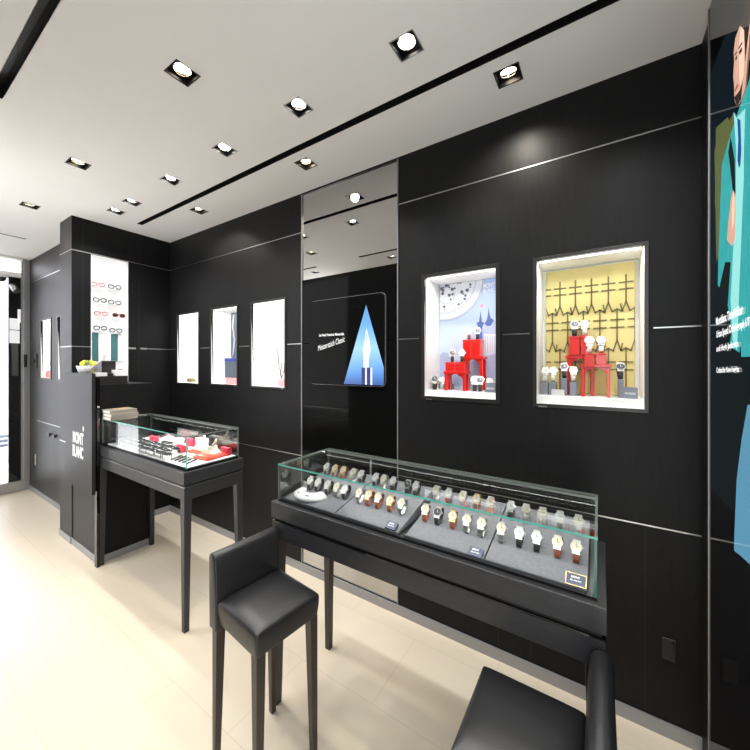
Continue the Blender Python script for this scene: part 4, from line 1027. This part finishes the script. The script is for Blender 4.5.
m = MB(); m.prism([(-.10, 0), (.11, 0), (.11, .125), (.02, .10), (-.10, .065)], (0, .05, 0), (1, 0, 0), (0, 0, 1), .10); m.build('box_body', 'metalblack', r)
bx('olive_face', 'olive', r, -.10, -.03, -.053, -.0502, .004, .062); 
m = MB(); m.prism([(-.10, .0655), (.02, .1005), (.11, .1255), (.11, .1275), (.02, .1025), (-.10, .0675)], (0, .05, 0), (1, 0, 0), (0, 0, 1), .10); m.build('pale_lid', 'greybowl', r)
for i, (x, y, w, h, lab) in enumerate(((-3.44, 1.14, .09, .028, 'white gift box nearest the cabinet edge'), (-3.42, 1.25, .08, .05, 'taller white gift box at the back of the cabinet top'))):
    r = empty('gift_box', lab, 'box', (x, y, TZ)); bx('body', 'white', r, -w / 2, w / 2, -.03, .03, 0, h * .7, .001); bx('lid', 'white', r, -w / 2 - .001, w / 2 + .001, -.031, .031, h * .71, h, .001)
o = bx('tray_stand', 'metalblack', None, -.035, .035, -.02, .02, 0, .022, .002); o.location = (-3.42, 1.19, TZ); tag(o, 'small black block between the white boxes on the cabinet', 'block')

# ------------------------------------------------------------------ stools
def cushion(m, x0, x1, y0, y1, z0, z1, crown=.012, e=.022, n=10):
    """upholstered block: softly crowned top, rolled edges"""
    N = n; vs = []; fs = []
    def prof(i):
        s = [0, .08, .2, .4, .6, .8, .92, 1]; return s[i]
    k = 8
    for i in range(k):
        for j in range(k):
            u, v = prof(i), prof(j); X = x0 + (x1 - x0) * u; Y_ = y0 + (y1 - y0) * v
            fu = 1 - (2 * u - 1) ** 4; fv = 1 - (2 * v - 1) ** 4
            edge = min(u, 1 - u, v, 1 - v)
            Z = z1 + crown * fu * fv - (.006 if edge == 0 else 0)
            vs.append((X, Y_, Z))
    for i in range(k - 1):
        for j in range(k - 1): fs.append((i * k + j, (i + 1) * k + j, (i + 1) * k + j + 1, i * k + j + 1))
    ring = [i * k for i in range(k)] + [(k - 1) * k + j for j in range(1, k)] + [i * k + k - 1 for i in range(k - 2, -1, -1)] + [j for j in range(k - 2, 0, -1)]
    o = len(vs); R = len(ring)
    zs = [z1 - .02, (z0 + z1) / 2, z0]
    for li, z in enumerate(zs):
        g = .003 if li == 0 else (.002 if li == 1 else -.003)
        cx, cy = (x0 + x1) / 2, (y0 + y1) / 2
        for q in ring:
            X, Y_, _ = vs[q]; vs.append((cx + (X - cx) * (1 + g / abs(x1 - x0) * 2), cy + (Y_ - cy) * (1 + g / abs(y1 - y0) * 2), z))
    prev = ring
    for li in range(3):
        cur = [o + li * R + t for t in range(R)]
        for t in range(R): fs.append((prev[t], prev[(t + 1) % R], cur[(t + 1) % R], cur[t]))
        prev = cur
    fs.append(tuple(reversed(prev)))
    m.add(vs, fs, 0, True)
def make_stool(label):
    """seat towards +x, backrest at -x; origin on the floor under the seat centre"""
    r = empty('bar_stool', label, 'bar stool', group='black leather bar stools')
    D, Wd = .135, .142       # half depth / half width of the seat
    m = MB(); cushion(m, -D, D, -Wd, Wd, .575, .672)
    seat = m.build('seat', 'leather', r, .008, 3)
    # backrest: slab with rounded, slightly raked top
    prof = [(-D - .058, .545), (-D - .001, .545), (-D - .001, .66), (-D - .006, .76), (-D - .012, .825), (-D - .018, .838), (-D - .030, .845), (-D - .044, .845), (-D - .056, .838), (-D - .062, .826), (-D - .061, .70)]
    m = MB(); m.prism(prof, (0, Wd + .008, 0), (1, 0, 0), (0, 0, 1), 2 * (Wd + .008)); m.build('backrest', 'leather', r, .010, 4)
    for sy in (-1, 1):
        m = MB(); m.taper(D - .022, sy * (Wd - .022), 0, .58, .023, .037, ax=1, ay=sy); m.build('leg', 'legbrown', r, .002)
        m = MB(); m.taper(-D - .028, sy * (Wd - .018), 0, .55, .023, .037, ax=-1, ay=sy); m.build('leg', 'legbrown', r, .002)
    return r
s1 = make_stool('black leather bar stool at the left end of the watch counter')
s1.location = (-1.108, .924, 0); s1.rotation_euler = (0, 0, math.radians(-6))
s2 = copy_tree(s1, 'black leather bar stool cut off by the bottom edge, right foreground')
s2.location = (-.168, .941, 0); s2.rotation_euler = (0, 0, PI)

# ------------------------------------------------------------------ world
w = bpy.data.worlds.new('world'); S.world = w; w.use_nodes = True
bg = w.node_tree.nodes['Background']; bg.inputs[0].default_value = (1, .99, .98, 1); bg.inputs[1].default_value = 3.6
def portal(name, loc, rot, sx, sy):
    L = bpy.data.lights.new(name, 'AREA'); L.shape = 'RECTANGLE'; L.size = sx; L.size_y = sy; L.cycles.is_portal = True
    o = bpy.data.objects.new(name, L); COL.objects.link(o); o.location = loc; o.rotation_euler = rot
portal('added_opening_portal', ((XO + XO2) / 2, YB - .01, H / 2), (PI / 2, 0, 0), XO2 - XO, H)  # this and the next two guide world light through the added openings
portal('added_doorway_portal', ((XO3 + XR) / 2, YB - .01, H / 2), (PI / 2, 0, 0), XR - XO3, H)
portal('added_side_portal', (XR + .01, (YB + YO) / 2, H / 2), (0, PI / 2, 0), H, YO - YB)
portal('daylight_entrance', (XE - .08, .45, 1.4), (0, -PI / 2, 0), 2.6, 1.5)
# ------------------------------------------------------------------ view
S.view_settings.view_transform = 'Standard'; S.view_settings.look = 'None'; S.view_settings.gamma = 1; S.view_settings.use_curve_mapping = False
S.view_settings.exposure = 0.50
S.cycles.use_denoising = True; S.cycles.max_bounces = 10; S.cycles.diffuse_bounces = 6; S.cycles.glossy_bounces = 6; S.cycles.transparent_max_bounces = 24
S.cycles.sample_clamp_indirect = 6.0
S.cycles.caustics_reflective = False; S.cycles.caustics_refractive = False
